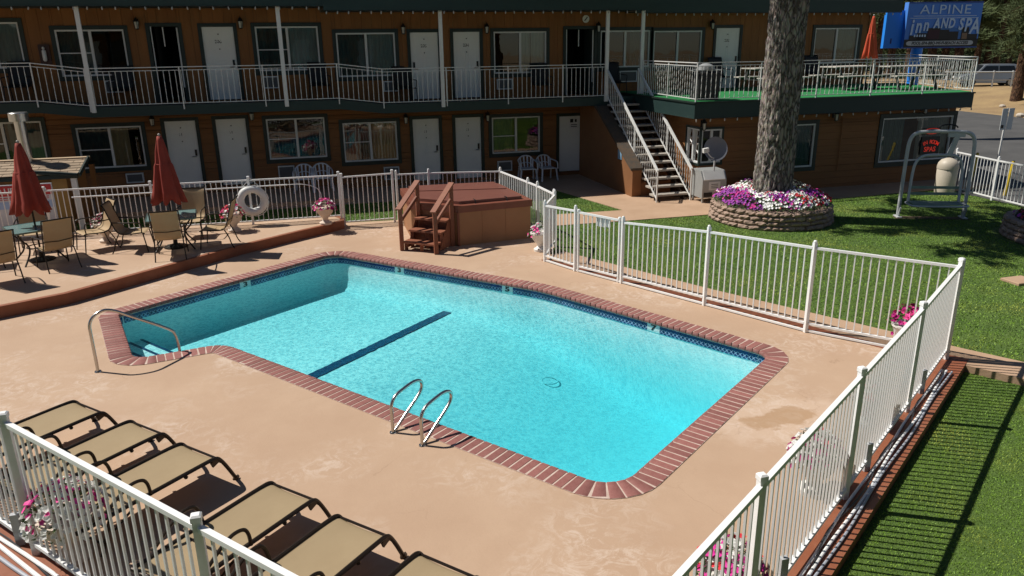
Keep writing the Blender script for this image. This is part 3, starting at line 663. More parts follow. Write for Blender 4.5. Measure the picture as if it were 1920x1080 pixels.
for px, py in ((1316,233),(1563,216),(1729,203)): lantern(atY(px, py, 19.88))
a = atY(1098.5,35.5,WY-.02); m = MB(); m.tube([(a.x,WY-.03,a.z),(a.x,WY-.005,a.z)], .12, 20); q = m.build('round_plate', whitep, MOTEL); m = MB(); m.bar((a.x-.05,WY-.034,a.z-.06),(a.x+.05,WY-.034,a.z+.06),.03,.006,up=(0,1,0)); m.build('plate_mark', blackp, q, org=MOTEL['_o'])
m = MB(); m.tube([(18.1,19.86,.35),(18.05,19.86,1.9),(17.6,19.86,2.2)], .014, 6); a = atY(1568,330,19.86); m = MB(); m.tube([(a.x,19.86,.5),(a.x,19.86,2.15),(a.x-.35,19.86,2.28)], .014, 6); m.build('conduit', woodh, MOTEL)
# neon window signs of the office
neon = mat('red_neon', (.6,.04,.03), .4, emit=((1,.07,.04),.22)); black = mat('black_panel', (.012,.012,.012), .4)
W3o = MOTEL['_o']; a = atY(1745,272,19.88)
m = MB(); m.box(a.x-.36,a.x+.36,19.905,19.925,a.z-.30,a.z+.26); nb = m.build('neon_panel', black, MOTEL)
def curved_text(body, c, rad, size, ma, parent, Y, step):
    for i, ch in enumerate(body):
        t = (i-(len(body)-1)/2)*step; p = Vector((c[0]+rad*math.sin(t), Y, c[1]+rad*math.cos(t)))
        M = facing(p, (0,-1,0))@Matrix.Rotation(-t, 4, 'Z'); text('neon_letter', ch, size, ma, parent, Matrix.Translation(-Vector(MOTEL['_o']))@M, .004, bold=.002)
curved_text('IN ROOM', (a.x, a.z-.46), .56, .17, neon, nb, 19.895, .165)
text('neon_letter', 'SPAS', .22, neon, nb, Matrix.Translation(-Vector(W3o))@facing((a.x,19.895,a.z-.14),(0,-1,0)), .004, bold=.002)
m = MB(); m.tube([(a.x+.30*math.cos(t), 19.895, a.z+.44+.085*math.sin(t)) for t in np.linspace(0, 2*math.pi, 25)[:-1]], .012, 6, True); m.build('neon_ring', neon, nb, org=W3o)
MB().box(a.x-.33,a.x+.33,19.905,19.92,a.z+.34,a.z+.54).build('neon_panel', black, MOTEL)
text('neon_letter', 'OPEN', .11, mat('neon_off',(.25,.03,.02),.4), nb, Matrix.Translation(-Vector(W3o))@facing((a.x,19.9,a.z+.44),(0,-1,0)), .003)
# ---- string of bulbs along the eaves
bulbm = mat('clear_bulb', (.42,.41,.37), .2)
BULB = MB().lathe([(.006,.05),(.014,.045),(.022,.0),(.018,-.025),(.006,-.035)][::-1], 6).mesh('bulb', bulbm, True, fix=True)
def bulbs(label, a, b, step):
    a = Vector(a); b = Vector(b); t = thing('string_light', label, 'string lights', a, world=True); n = int((b-a).length/step); pts = []
    for i in range(n+1):
        p = a.lerp(b, i/n); pts.append(p+Vector((0,0,.03)))
        if i < n: pts.append(a.lerp(b, (i+.5)/n)+Vector((0,0,.012)))
        inst('bulb', BULB, t, p+Vector((random.uniform(-.03,.03),0,-.025)), (random.uniform(-.25,.25),random.uniform(-.25,.25),0))
    MB().tube(pts, .006, 5).build('cord', blackp, t)
bulbs('string of clear bulbs under the left, higher eave of the motel', (-8,23.2,5.46), (1.0,23.2,5.46), .34)
bulbs('string of clear bulbs under the eave above the middle balcony', (1.2,23.17,5.34), (11.0,23.17,5.34), .3)
bulbs('string of clear bulbs under the eave above the sun deck', (11.25,24.2,5.30), (21.65,24.2,5.30), .33)
bulbs('string of clear bulbs below the front edge of the sun deck', (10.9,19.37,2.31), (20.5,19.37,2.31), .42)
# ---- railings with twisted pickets
def twisted(h, w=.014, n=9):
    m = MB()
    for i in range(n+1):
        t = i/n*math.pi*2.2; z = h*i/n
        for j in range(4): a = t+j*math.pi/2; m.v.append((w*.72*math.cos(a), w*.72*math.sin(a), z))
    for i in range(n):
        for j in range(4): m.f.append((i*4+j, i*4+(j+1) % 4, i*4+4+(j+1) % 4, i*4+4+j))
    return m.mesh('picket', whitep)
TW = twisted(1.0)
def railing(t, pts, h, step, posts=None, pw=.03, tw=True, drop=.0):
    """pts: floor-edge points; top rail h above them; pickets between the lower and the second rail"""
    pts = [Vector(p) for p in pts]; U = Vector((0,0,1))
    for a, b in zip(pts, pts[1:]):
        m = MB(); m.bar(a+U*h, b+U*h, .045, .022); m.build('top_rail', whitep, t)
        m = MB(); m.bar(a+U*(h-.085), b+U*(h-.085), .025, .016); m.build('rail', whitep, t)
        m = MB(); m.bar(a+U*.07, b+U*.07, .025, .018); m.build('bottom_rail', whitep, t)
        n = max(2, round((b-a).length/step)); L = h-.085-.07
        for i in range(1, n): inst('picket', TW, t, a.lerp(b, i/n)+U*.07, (0,0,random.uniform(0,1.5)), (1,1,L))
    for p in (posts if posts is not None else pts):
        p = Vector(p); m = MB(); m.bar(p+U*(-.10-drop), p+U*h, pw, pw); m.build('post', whitep, t)
RB = thing('balcony_railing', 'long white metal railing with twisted pickets along the upper motel balcony', 'railing', (0,23.42,2.7), world=True)
bz = lambda x: (x, 23.41, floor2(x))
rp = [-9.6,-6.52,-5.27,-2.9,-.7,1.37,2.67,4.6,6.55,8.35,9.84]
railing(RB, [bz(-9.6),bz(-6.53),bz(-5.27),bz(1.36),bz(2.68),bz(9.84)], 1.04, .15, [bz(x) for x in rp])
RD = thing('deck_railing', 'white twisted-picket railing around the green sun deck', 'railing', (15.8,19.45,2.8), world=True)
D0, D1, D2, D3 = (10.88,19.45,2.81), (20.5,19.45,2.81), (22.44,24.4,2.81), (21.1,24.95,2.81)
railing(RD, [(11.1,23.35,2.81), D0, D1, D2, D3], 1.04, .15, [(11.1,23.35,2.81),(11.0,21.4,2.81),D0,(12.9,19.45,2.81),(14.8,19.45,2.81),(16.7,19.45,2.81),(18.6,19.45,2.81),D1,(21.5,22,2.81),D2,D3], drop=.1)
# ---- outside staircase
ST = thing('staircase', 'open outdoor staircase with white railings up to the balcony', 'staircase', (10.4,19.5,0), world=True)
X0, X1, YA, YB, ZB = 9.88, 10.92, 19.55, 23.42, 2.72; NT = 14
trd = mat('tread_concrete', (.42,.38,.33), .85, var=(12,(.32,.29,.25),.8), bump=(60,.3,.004)); steel = mat('dark_stringer', (.05,.03,.02), .6)
ys = lambda z: YA+(YB-YA)*z/ZB
for x in (X0+.10, X1-.10): yz([(YA+.02,.0),(YA+.30,0),(YB,ZB-.27),(YB,ZB-.05)], x-.025, x+.025).build('stringer', steel, ST, fix=True)
TR = MB().bbox(-.56,.56,-.14,.15,-.035,.02,.006).mesh('tread', trd)
for k in range(1, NT): z = ZB*k/NT-.02; inst('tread', TR, ST, ((X0+X1)/2, ys(z)+.02, z))
U = Vector((0,0,1))
for x in (X0-.02, X1+.02):
    a = Vector((x, YA-.02, .0)); b = Vector((x, YB-.05, ZB-.0))
    m = MB(); m.bar(a+U*.92, b+U*.86, .05, .035); m.build('handrail', whitep, ST); m = MB(); m.bar(a+U*.84, b+U*.78, .025, .02); m.build('rail', whitep, ST)
    m = MB(); m.bar(a+U*.10, b+U*.06, .03, .03); m.build('bottom_rail', whitep, ST)
    for q in (a, a.lerp(b, .42), b): m = MB(); m.bar(q+U*-.0, q+U*.9, .035, .035); m.build('post', whitep, ST)
    for i in range(1, 27): inst('picket', TW, ST, a.lerp(b, i/27)+U*.09, (0,0,i), (1,1,.72))
# ---- opposite wing behind the photographer (seen only as a reflection in the window panes)
WG = thing('motel_wing', 'opposite brown motel wing mirrored in the window panes', 'motel', (0,-2,0), world=True)
m = MB(); m.box(-16,14,-7,-1.7,-.2,5.4); m.build('wall', wood, WG); m = MB(); m.box(-17,15,-7.5,-.2,5.4,5.7); m.build('roof', greenw, WG); m = MB(); m.box(-16,14,-1.7,.15,2.45,2.72); m.build('balcony_floor', greenw, WG)
for k in range(7):
    m = MB(); m.box(-14+k*4,-12.1+k*4,-1.72,-1.68,3.6,4.8); m.build('window', mat('dark_pane',(.03,.035,.04),.1), WG); m = MB(); m.box(-11.5+k*4,-10.6+k*4,-1.72,-1.68,2.75,4.8); m.build('door', doorw, WG)
# ================================================================ POOL FENCES
fw = mat('fence_white', (.84,.84,.83), .42, var=(9,(.74,.74,.72),.6))
PK = MB().box(-.0085,.0085,-.0085,.0085,0,1).mesh('picket', fw)
PKB = MB().box(-.0092,.0092,-.0092,.0092,0,1).mesh('picket', fw)
def post_part(t, p, h, w=.055, ball=False):
    p = Vector(p); m = MB(); m.box(p.x-w/2,p.x+w/2,p.y-w/2,p.y+w/2,p.z,p.z+h); o = m.build('post', fw, t)
    c = MB(); e = w/2+.006
    if ball: c.ball((p.x,p.y,p.z+h+.012), w*.55, 8, 5)
    else: c.bbox(p.x-e,p.x+e,p.y-e,p.y+e,p.z+h-.03,p.z+h+.02,.012)
    c.build('cap', fw, o, org=t['_o'])
def panel(t, a, b, ha, hb, low=.13, step=.112, pk=PK, rail=.036, flat=False, inset=.0):
    """panel between two posts (a, b at ground), ha, hb height of its top rail"""
    a = Vector(a); b = Vector(b); d = (b-a).normalized()*(.03+inset); a = a+d; b = b-d; ang = math.atan2(b.y-a.y, b.x-a.x)
    m = MB(); m.bar(a+U*(ha-rail*.4), b+U*(hb-rail*.4), rail*1.15 if not flat else .05, rail); m.build('top_rail', fw, t)
    m = MB(); m.bar(a+U*low, b+U*low, rail*1.1, rail*.9); m.build('bottom_rail', fw, t)
    L = (b-a).length; n = max(2, round(L/step))
    for i in range(1, n):
        q = a.lerp(b, i/n); h = ha+(hb-ha)*i/n; inst('picket', pk, t, q+U*(low-.01), (0,0,ang), (1,1,h-low-.01))
def fence(name, label, posts, **k):
    cat = k.pop('cat', 'fence'); skip = k.pop('skip', ()); ball = k.pop('ball', False); pw = k.pop('pw', .055); drop = k.pop('drop', .07)
    t = thing(name, label, cat, Vector(posts[0][:3]), world=True)
    for p in posts: post_part(t, p[:3], p[3], pw, ball)
    for i, (p, q) in enumerate(zip(posts, posts[1:])):
        if i in skip: continue
        panel(t, p[:3], q[:3], p[3]-drop, q[3]-drop, **k)
    return t
bk = [(-8.0,19.62,PZ,1.19),(-5.7,19.6,PZ,1.19),(-3.43,19.6,PZ,1.19),(-1.2,19.48,PZ,1.19),(.96,19.45,PZ,1.19)]
fence('picket_fence', 'white metal fence behind the patio tables, in front of the ground floor rooms', bk, step=.118, low=.08)
g = fence('fence_gate', 'white metal gate behind the patio, left of the hot tub', [(1.03,19.5,0,1.34),(2.32,19.52,0,1.36)], cat='gate', step=.118, low=.10)
tb = [(2.44,19.66,0,1.30),(3.28,19.6,0,1.30),(5.12,19.2,0,1.30),(5.36,17.5,0,1.28),(5.42,16.92,0,1.28),(5.46,15.84,0,1.28)]
fence('picket_fence', 'white metal fence wrapping around the back of the hot tub', tb, step=.115, ball=True)
def hpost(bx, by, tx, ty):
    b = at(bx, by); d = ray(tx, ty); t = (d.x*b.x+d.y*b.y)/(d.x*d.x+d.y*d.y); return (b.x, b.y, 0, CAM_H+d.z*t)
A_, B_, C_, D_, E_, F_ = hpost(1022,490,1029,378), hpost(1078,508,1080,388), hpost(1165,531,1171,409), hpost(1320,572.5,1331.7,426), hpost(1509.7,622.5,1529,455), hpost(1772,680.6,1803.6,494)
F_ = (8.70,7.94,0,1.47)
fence('picket_fence', 'short white fence section beside the flower urn by the hot tub corner', [(5.46,15.78,0,1.27), A_, B_], step=.112, ball=True)
gate = fence('fence_gate', 'white pool gate with two small signs, facing the lawn', [(*[B_[i]+(C_[i]-B_[i])*.07 for i in range(3)],1.27), (*[B_[i]+(C_[i]-B_[i])*.93 for i in range(3)],1.27)], cat='gate', pw=.036, drop=.03, low=.12)
for k, (u, w_, h_) in enumerate(((.52,.10,.20),(.66,.08,.17))):
    p = Vector(B_[:3]).lerp(Vector(C_[:3]), u); d = (Vector(C_[:3])-Vector(B_[:3])).normalized(); nn = Vector((d.y,-d.x,0)); m = MB(); m.bar(p-d*w_-nn*.025+U*1.12, p+d*w_-nn*.025+U*1.12, .01, h_); m.build('sign_plate', whitep, gate)
AF = fence('picket_fence', 'white metal fence between the pool and the big lawn', [C_, D_, E_, F_], step=.113, low=.15, ball=True)
m = MB()
for p, q in ((B_, C_), (C_, D_), (D_, E_), (E_, F_), (A_, B_)): m.bar(Vector(p[:3])+U*.03, Vector(q[:3])+U*.03, .035, .03)
m.build('ground_rail', fw, AF)
fr0 = Vector((8.75,8.0,0)); fd = Vector((.9-8.75, 2.645-8.0, 0)); Lr = fd.length; fd.normalize()
rps = [fr0+fd*s for s in (.0,2.17,4.58,6.97,9.45)]
FRT = fence('picket_fence', 'white metal fence along the right side of the pool, casting shadows on the lawn', [(p.x,p.y,.012,1.42+(.05 if i == 0 else 0)) for i, p in enumerate(rps)], step=.108, low=.12, pk=PKB, rail=.04, pw=.054)
lps = [Vector((.9,2.645,0))+Vector((-.646,.763,0))*s for s in (.05,2.75,5.48,8.2,10.9)]
FLT = fence('picket_fence', 'white metal fence in the foreground, in front of the sun loungers', [(p.x,p.y,.012,1.42) for p in lps], step=.118, low=.12, pk=PKB, rail=.04, pw=.058)
# white water pipes strapped along both kerbs
def pipes(label, a, b, side, offs):
    a = Vector(a); b = Vector(b); d = (b-a).normalized(); nn = Vector((d.y,-d.x,0))*side; t = thing('water_pipes', label, 'pipes', a, world=True)
    for k, (o, z, r) in enumerate(offs):
        pts = []; n = 26
        for i in range(n+1): pts.append(a.lerp(b, i/n)+nn*(o+.012*math.sin(i*.9+k*2))+U*(z+.008*math.sin(i*.7+k)))
        MB().tube(pts, r, 8).build('pipe', fw if k != 1 else mat('grey_pipe',(.35,.37,.42),.4), t, True)
    c = MB(); pts = [a.lerp(b, i/60)+nn*(.10+.035*math.sin(i*.55))+U*(.055+.02*math.sin(i*.8)) for i in range(61)]; c.tube(pts, .009, 6); c.build('cable', mat('dark_cable',(.02,.02,.025),.5), t, True)
    for s in np.arange(.9, (b-a).length, 2.4):
        q = a+d*s+nn*.06; m = MB(); m.bar(q+nn*-.05+U*.012, q+nn*-.05+U*.34, .07, .05); m.build('clamp', mat('grey_box',(.42,.43,.44),.5), t)
pipes('white and grey water pipes along the red kerb outside the right fence', fr0+fd*.6, fr0+fd*9.4, -1, ((.075,.04,.015),(.19,.036,.014),(.145,.038,.016)))
pipes('white and grey water pipes along the kerb under the foreground fence', lps[0], lps[4], -1, ((.09,.042,.018),(.215,.038,.018),(.155,.04,.020)))
# street fence on the far right
sf = [at(1783,355), at(1862,378), at(1917,393)]
sf = [(sf[0].x,sf[0].y,-.05,1.27),(18.95,16.7,-.05,1.25),(18.75,15.0,-.05,1.25),(18.6,13.2,-.05,1.25)]
fence('picket_fence', 'white metal fence between the lawn and the street', sf, step=.13, ball=True)
# ================================================================ POOLSIDE RAILS
chrome = mat('stainless', (.50,.48,.45), .27, 1)
def smooth(pts, k=2):
    P = [Vector(p) for p in pts]
    for _ in range(k):
        Q = [P[0]]
        for a, b in zip(P, P[1:]): Q += [a.lerp(b, .25), a.lerp(b, .75)]
        P = Q+[P[-1]]
    return P
hb = at(184,697); hd = Vector((1.04,.47,0)).normalized()
H_ = lambda t, z: hb+hd*t+U*z
HR = thing('pool_handrail', 'curved stainless handrail leading into the pool at the corner steps', 'handrail', hb, world=True)
MB().tube(smooth([H_(0,0), H_(0,.55), H_(.0,.74), H_(.10,.86), H_(.28,.90), H_(.60,.68), H_(1.0,.42), H_(1.13,.30), H_(1.14,-.1), H_(1.14,-.5)], 3), .022, 10).build('rail', chrome, HR, True)
m = MB(); m.lathe([(.05,0),(.045,.014),(.024,.016)], 14, hb); m.build('base_flange', chrome, HR, True)
pn = Vector((.80,.60,0))
for (bp, lab) in (((737,811),'left loop of the stainless pool ladder rails'), ((792,835),'right loop of the stainless pool ladder rails')):
    b0 = at(*bp); L_ = lambda t, z: b0+pn*t+U*z*.74
    t = thing('ladder_rail', lab, 'handrail', b0, world=True, group='pool ladder rails')
    MB().tube(smooth([L_(0,0), L_(0,.34), L_(0,.50), L_(.07,.62), L_(.22,.67), L_(.40,.71), L_(.52,.66), L_(.53,.52), L_(.44,.40), L_(.22,.20), L_(.035,.02)], 3), .021, 10).build('rail', chrome, t, True)
    m = MB(); m.lathe([(.045,0),(.04,.012),(.022,.014)], 12, b0); m.build('base_flange', chrome, t, True)
# ================================================================ HOT TUB
TUB = thing('hot_tub', 'square hot tub in a tan case with a red-brown cover', 'hot tub', (3.9,17.8,0), world=True)
tq = [(2.42,18.95),(3.42,16.58),(5.2,16.72),(5.0,19.05)]
tq = [(2.5,19.2),(2.45,17.35),(3.42,16.55),(5.18,16.72),(5.0,19.05)]
tub_m = mat('tub_panel', (.35,.175,.085), .65, var=(1.6,(.30,.145,.07),.8), bump=(30,.15,.004)); tub_t = mat('tub_trim', (.20,.062,.035), .5, var=(5,(.16,.05,.03),.7))
MB().prism(tq, 0, .78).build('case', tub_m, TUB)
MB().prism(offset_poly(tq, .035), .775, .93).build('rim', tub_t, TUB)
cv = offset_poly(tq, -.16); cover_m = mat('vinyl_cover', (.19,.072,.052), .42, var=(2.5,(.16,.06,.045),.8), bump=(7,.15,.02))
mid0 = Vector(cv[0]).lerp(Vector(cv[1]), .45); mid1 = Vector(cv[4]).lerp(Vector(cv[3]), .5)
MB().prism([tuple(mid0)]+[tuple(p) for p in cv[1:4]]+[tuple(mid1)], .93, 1.0).build('cover_half', cover_m, TUB); MB().prism([tuple(mid0), tuple(mid1), tuple(cv[4]), tuple(cv[0])], .931, 1.015).build('cover_half', cover_m, TUB)
m = MB(); q = Vector((3.40,16.53,0)); m.bar(q, q+U*.79, .05); m.build('corner_post', tub_t, TUB)
for k, u in enumerate((.33,.66)):
    p = Vector((*tq[2],0)).lerp(Vector((*tq[3],0)), u); d = (Vector((*tq[3],0))-Vector((*tq[2],0))).normalized(); nn = Vector((d.y,-d.x,0)); m = MB(); m.bar(p+nn*.004+U*.02, p+nn*.004+U*.77, .05, .012, up=nn); m.build('panel_batten', tub_m, TUB)
for u in (.25,.75):
    p = Vector((*cv[2],0)).lerp(Vector((*cv[3],0)), u); m = MB(); d = (Vector((*cv[3],0))-Vector((*cv[2],0))).normalized(); nn = Vector((d.y,-d.x,0)); m.tube([p+nn*-.12+U*1.003, p+nn*.02+U*1.005, p+nn*.045+U*.93, p+nn*.175+U*.90], .012, 6); m.build('cover_strap', black if 'black' in globals() else blackp, TUB, True)
# wooden steps against the tub's slanted corner
ws = Vector((tq[2][0]-tq[1][0], tq[2][1]-tq[1][1], 0)).normalized(); wn = Vector((ws.y,-ws.x,0))
wb = (Vector((*tq[1],0))+Vector((*tq[2],0)))/2+ws*.06
TSX = thing('tub_steps', 'red-brown wooden steps with two handrails leading up to the hot tub', 'steps', wb, world=True)
stw = mat('stained_wood', (.21,.07,.035), .62, var=(6,(.27,.10,.055),.8), bump=(30,.3,.004), rnd=.12)
Pw = lambda s, t, z: wb+ws*s+wn*t+U*z
for t_, z, dp in ((.17,.62,.26), (.43,.40,.26), (.70,.19,.28)):
    m = MB(); m.bar(Pw(-.44,t_,z), Pw(.40,t_,z), dp, .04); m.build('tread', stw, TSX)
    m = MB(); m.bar(Pw(-.42,t_-.1,z/2), Pw(.38,t_-.1,z/2), .03, z-.05); 
    if z > .2: m.build('riser', stw, TSX)
for s in (-.40,.0,.36):
    for t_, z in ((.43,.38),(.70,.17)): m = MB(); m.bar(Pw(s,t_+.05,0), Pw(s,t_+.05,z), .08, .05); m.build('support', stw, TSX)
for s in (-.46,.42):
    m = MB(); m.bar(Pw(s,.84,0), Pw(s,.84,.98), .09, .09); m.build('post', stw, TSX); m = MB(); m.bar(Pw(s,.06,0), Pw(s,.06,1.42), .09, .09); m.build('post', stw, TSX)
    m = MB(); m.bar(Pw(s,.92,.95), Pw(s,.02,1.45), .13, .04); m.build('handrail', stw, TSX); m = MB(); m.bar(Pw(s,.84,.68), Pw(s,.06,1.10), .045, .08); m.build('rail', stw, TSX)
m = MB(); m.add([tuple(Pw(-.44,.12,.02)),tuple(Pw(-.44,.66,.02)),tuple(Pw(-.44,.12,.74))],[(0,1,2)]); m.add([tuple(Pw(.40,.12,.02)),tuple(Pw(.40,.66,.02)),tuple(Pw(.40,.12,.74))],[(2,1,0)]); m.build('side_panel', stw, TSX)
# ================================================================ FLOWERS AND URNS
leafm = mat('flower_leaf', (.045,.10,.02), .7, var=(20,(.07,.14,.03),.8), rnd=.1)
FLC = dict(magenta=(.52,.015,.24), pink=(.75,.06,.30), white=(.82,.82,.78), red=(.55,.02,.035), purple=(.28,.035,.32), maroon=(.25,.01,.05))
petal = {k: mat('petal_'+k, c, .6, var=(40,tuple(min(1,x*1.25+.02) for x in c),.7)) for k, c in FLC.items()}
def flowers(parent, c, rx, rz, n, mix, fs=.035, leaf=1.6, org=None, ry=None):
    """a dome of small five-petalled blooms over leaves"""
    ry = ry or rx; M_ = {k: MB() for k in mix}; L = MB(); ks = list(mix)
    seedv = random.random()*50
    for i in range(int(n*leaf)):
        a = random.uniform(0, 2*math.pi); q = math.sqrt(random.random()); zz = rz*math.sqrt(max(0, 1-q*q))*random.uniform(.45,1.0)
        p = Vector((c[0]+rx*q*math.cos(a)*1.05, c[1]+ry*q*math.sin(a)*1.05, c[2]+zz-.04*q)); d = Vector((math.cos(a)*q+random.gauss(0,.5), math.sin(a)*q+random.gauss(0,.5), random.uniform(.1,.9))).normalized()
        s = d.cross(Vector((random.random(),random.random(),random.random()))).normalized(); w_ = fs*random.uniform(.5,.9)
        L.add([p-s*w_*.5, p+d*w_*1.1+s*w_*.1, p+s*w_*.5, p-d*w_*.6], [(0,3,2,1)])
    for i in range(n):
        a = random.uniform(0, 2*math.pi); q = math.sqrt(random.random()); zz = rz*math.sqrt(max(0, 1-q*q))
        p = Vector((c[0]+rx*q*math.cos(a)*1.1, c[1]+ry*q*math.sin(a)*1.1, c[2]+zz*random.uniform(.85,1.12)+(-.10*q*random.random())))
        nn = Vector((math.cos(a)*q*1.2+random.gauss(0,.35), math.sin(a)*q*1.2+random.gauss(0,.35), .35+zz/rz)).normalized()
        v = noise.noise((p.x*3.2/rx*.25+seedv, p.y*3.2/rx*.25, 3)); v = (v*1.1+random.gauss(0,.16)+.5); k = ks[min(len(ks)-1, max(0, int(v*len(ks))))]
        x = nn.orthogonal().normalized(); y = nn.cross(x); r = fs*random.uniform(.75,1.2); ph = random.random()*6
        vs = [p-nn*r*.35]
        for j in range(10): t = ph+j*math.pi/5; rr = r*(1.0 if j % 2 == 0 else .74); vs.append(p+(x*math.cos(t)+y*math.sin(t))*rr)
        M_[k].add(vs, [(0,j+1,(j+1) % 10+1) for j in range(10)])
    tag(L.build('leaves', leafm, parent, org=org), kind='stuff')
    for k in ks:
        if M_[k].f: tag(M_[k].build(k+'_flowers', petal[k], parent, org=org), kind='stuff')
urn_m = mat('urn_stone', (.66,.56,.47), .8, var=(5,(.56,.46,.38),.8), bump=(40,.3,.004)); urn_w = mat('urn_white', (.74,.72,.68), .6, var=(5,(.66,.63,.58),.8))
UPROF = [(.15,0),(.155,.05),(.12,.07),(.065,.12),(.075,.17),(.13,.22),(.19,.30),(.215,.39),(.235,.41),(.235,.445),(.205,.447),(.19,.42)]
def urn(label, p, s, mix, ma, n=90, rz=.20, rx=.25, low=1.0):
    t = thing('flower_urn', label, 'flower urn', p, random.random()*3, group='flower urns around the pool'); m = MB(); m.lathe([(r*s, z*s) for r, z in UPROF], 22); m.build('urn', ma, t, True)
    m = MB(); m.lathe([(.005,.41*s),(.2*s,.42*s),(.195*s,.39*s)], 14); m.build('soil', mat('potting_soil',(.03,.02,.014),.95), t)
    flowers(t, (0,0,.42*s), rx*s*1.1, rz*s*1.2, n, mix); return t
def on(px, py, z=0, dx=0, dy=0): q = at(px, py, z); return (q.x+dx, q.y+dy, z)
urn('stone urn of white and dark red petunias behind the left patio table', (-4.37,18.72,PZ), 1.0, ['white','white','maroon'], urn_m)
urn('stone urn of red and pink petunias left of the life ring', (-1.6,18.85,PZ), 1.0, ['red','pink','white','pink'], urn_m, 110)
urn('stone urn of magenta and white petunias by the back gate', (.54,18.92,PZ), 1.0, ['magenta','white','pink','magenta'], urn_m, 110)
urn('white urn of white and pink petunias at the hot tub corner', on(1013,470), .95, ['white','white','pink'], urn_w, 80)
urn('urn of magenta petunias at the far right corner of the fence', on(1703,655,0,-.05,.05), .88, ['magenta','magenta','pink'], urn_w, 110, .30)
urn('urn of white and pink petunias against the right fence, level with the spill', on(1543,930,0,-.05,.10), .95, ['white','magenta','white','red','magenta'], urn_w, 230, .26)
urn('urn of mixed petunias at the bottom edge by the right fence', on(1362,1150), .95, ['white','red','magenta','white'], urn_w, 200, .26)
urn('urn of white and magenta petunias between the foreground fence and the loungers', on(112,1058,0,.10,.08), 1.0, ['magenta','white','white','pink','magenta'], urn_m, 220, .3, .29)
urn('urn of white and red petunias glimpsed through the middle of the right fence', on(1640,800,0,-.05,.08), .85, ['white','white','red'], urn_w, 120, .24)
# ================================================================ PATIO FURNITURE
bronze = mat('bronze_frame', (.022,.016,.012), .4, .5); sling = mat('tan_sling', (.40,.285,.16), .75, var=(3,(.35,.24,.13),.7,3), bump=(400,.25,.002))
sling.node_tree.nodes['Principled BSDF'].inputs['Transmission Weight'].default_value = 0
def sheet(prof, x0, x1, th=.006, sag=.014, nx=6):   # curved sling following a profile of (y, z), sagging between its side rails
    m = MB(); n = len(prof); nn = []
    for i in range(n): a = prof[max(0, i-1)]; b = prof[min(n-1, i+1)]; d = Vector((b[0]-a[0], b[1]-a[1])).normalized(); nn.append((d.y, -d.x))
    for off in (0, th):
        for k in range(nx+1):
            u = k/nx; sg_ = sag*4*u*(1-u)
            for i, (y, z) in enumerate(prof): e = sg_*(1 if 0 < i < n-1 else .2)+off; m.v.append((x0+(x1-x0)*u, y+nn[i][0]*e*(1 if nn[i][1] <= 0 else -1)*(1 if nn[i][1] < 0 else 1), z-abs(nn[i][1])*e))
    T = (nx+1)*n
    for k in range(nx):
        for i in range(n-1): a = k*n+i; m.f += [(a, a+1, a+n+1, a+n), (T+a, T+a+n, T+a+n+1, T+a+1)]
        a = k*n; m.f += [(a, a+n, T+a+n, T+a), (a+n-1, T+a+n-1, T+a+2*n-1, a+2*n-1)]
    for i in range(n-1): m.f += [(i, T+i, T+i+1, i+1), (nx*n+i, nx*n+i+1, T+nx*n+i+1, T+nx*n+i)]
    return m
def sling_chair(label):                           # faces +Y
    t = thing('patio_chair', label, 'chair', (0,0,0), 0, 'tan sling chairs on the patio')
    bp = smooth([(0,-.17,.43),(0,-.27,.46),(0,-.33,.62),(0,-.40,.85),(0,-.45,1.02),(0,-.49,1.06)], 2); sp = smooth([(0,.27,.41),(0,.22,.435),(0,.0,.41),(0,-.14,.40),(0,-.22,.43)], 2)
    sheet([(p.y,p.z) for p in reversed(bp)], -.255, .255).build('backrest', sling, t, True, fix=True); sheet([(p.y,p.z) for p in sp], -.255, .255).build('seat', sling, t, True, fix=True)
    for s in (-1,1):
        x = .275*s; m = MB(); m.tube([(x,p.y,p.z) for p in smooth([(0,.28,.40),(0,.22,.43),(0,0,.405),(0,-.2,.41),(0,-.28,.48),(0,-.33,.62),(0,-.40,.85),(0,-.46,1.04),(0,-.49,1.06)], 2)], .014, 6); m.build('side_frame', bronze, t, True)
        m = MB(); m.tube(smooth([(x,.24,.41),(x*1.03,.27,.22),(x*1.06,.30,.0)], 2), .013, 6); m.build('leg', bronze, t, True)
        m = MB(); m.tube(smooth([(x,-.24,.42),(x*1.03,-.33,.25),(x*1.06,-.36,.10),(x*1.08,-.42,.0)], 2), .013, 6); m.build('leg', bronze, t, True)
        m = MB(); m.tube(smooth([(x,.22,.42),(x*1.1,.24,.60),(x*1.12,.20,.66),(x*1.12,-.1,.66),(x*1.02,-.36,.68)], 2), .013, 6); m.build('armrest', bronze, t, True)
    m = MB(); m.tube([(-.275,-.49,1.06),(.275,-.49,1.06)], .014, 6); m.tube([(-.275,.0,.39),(.275,.0,.39)], .010, 6); m.tube([(-.275,-.345,.62),(0,-.36,.60),(.275,-.345,.62)], .007, 5); m.build('cross_bar', bronze, t, True)
    return t
def place(t, p, face, z=PZ):                     # face: heading in degrees of the chair's front
    t.location = (p[0], p[1], z); t.rotation_euler = (0,0,R(face-90)); return t
TR_, TL_ = Vector((-2.77,17.70)), Vector((-5.36,17.46))
def toward(p, c): return math.degrees(math.atan2(c[1]-p[1], c[0]-p[0]))
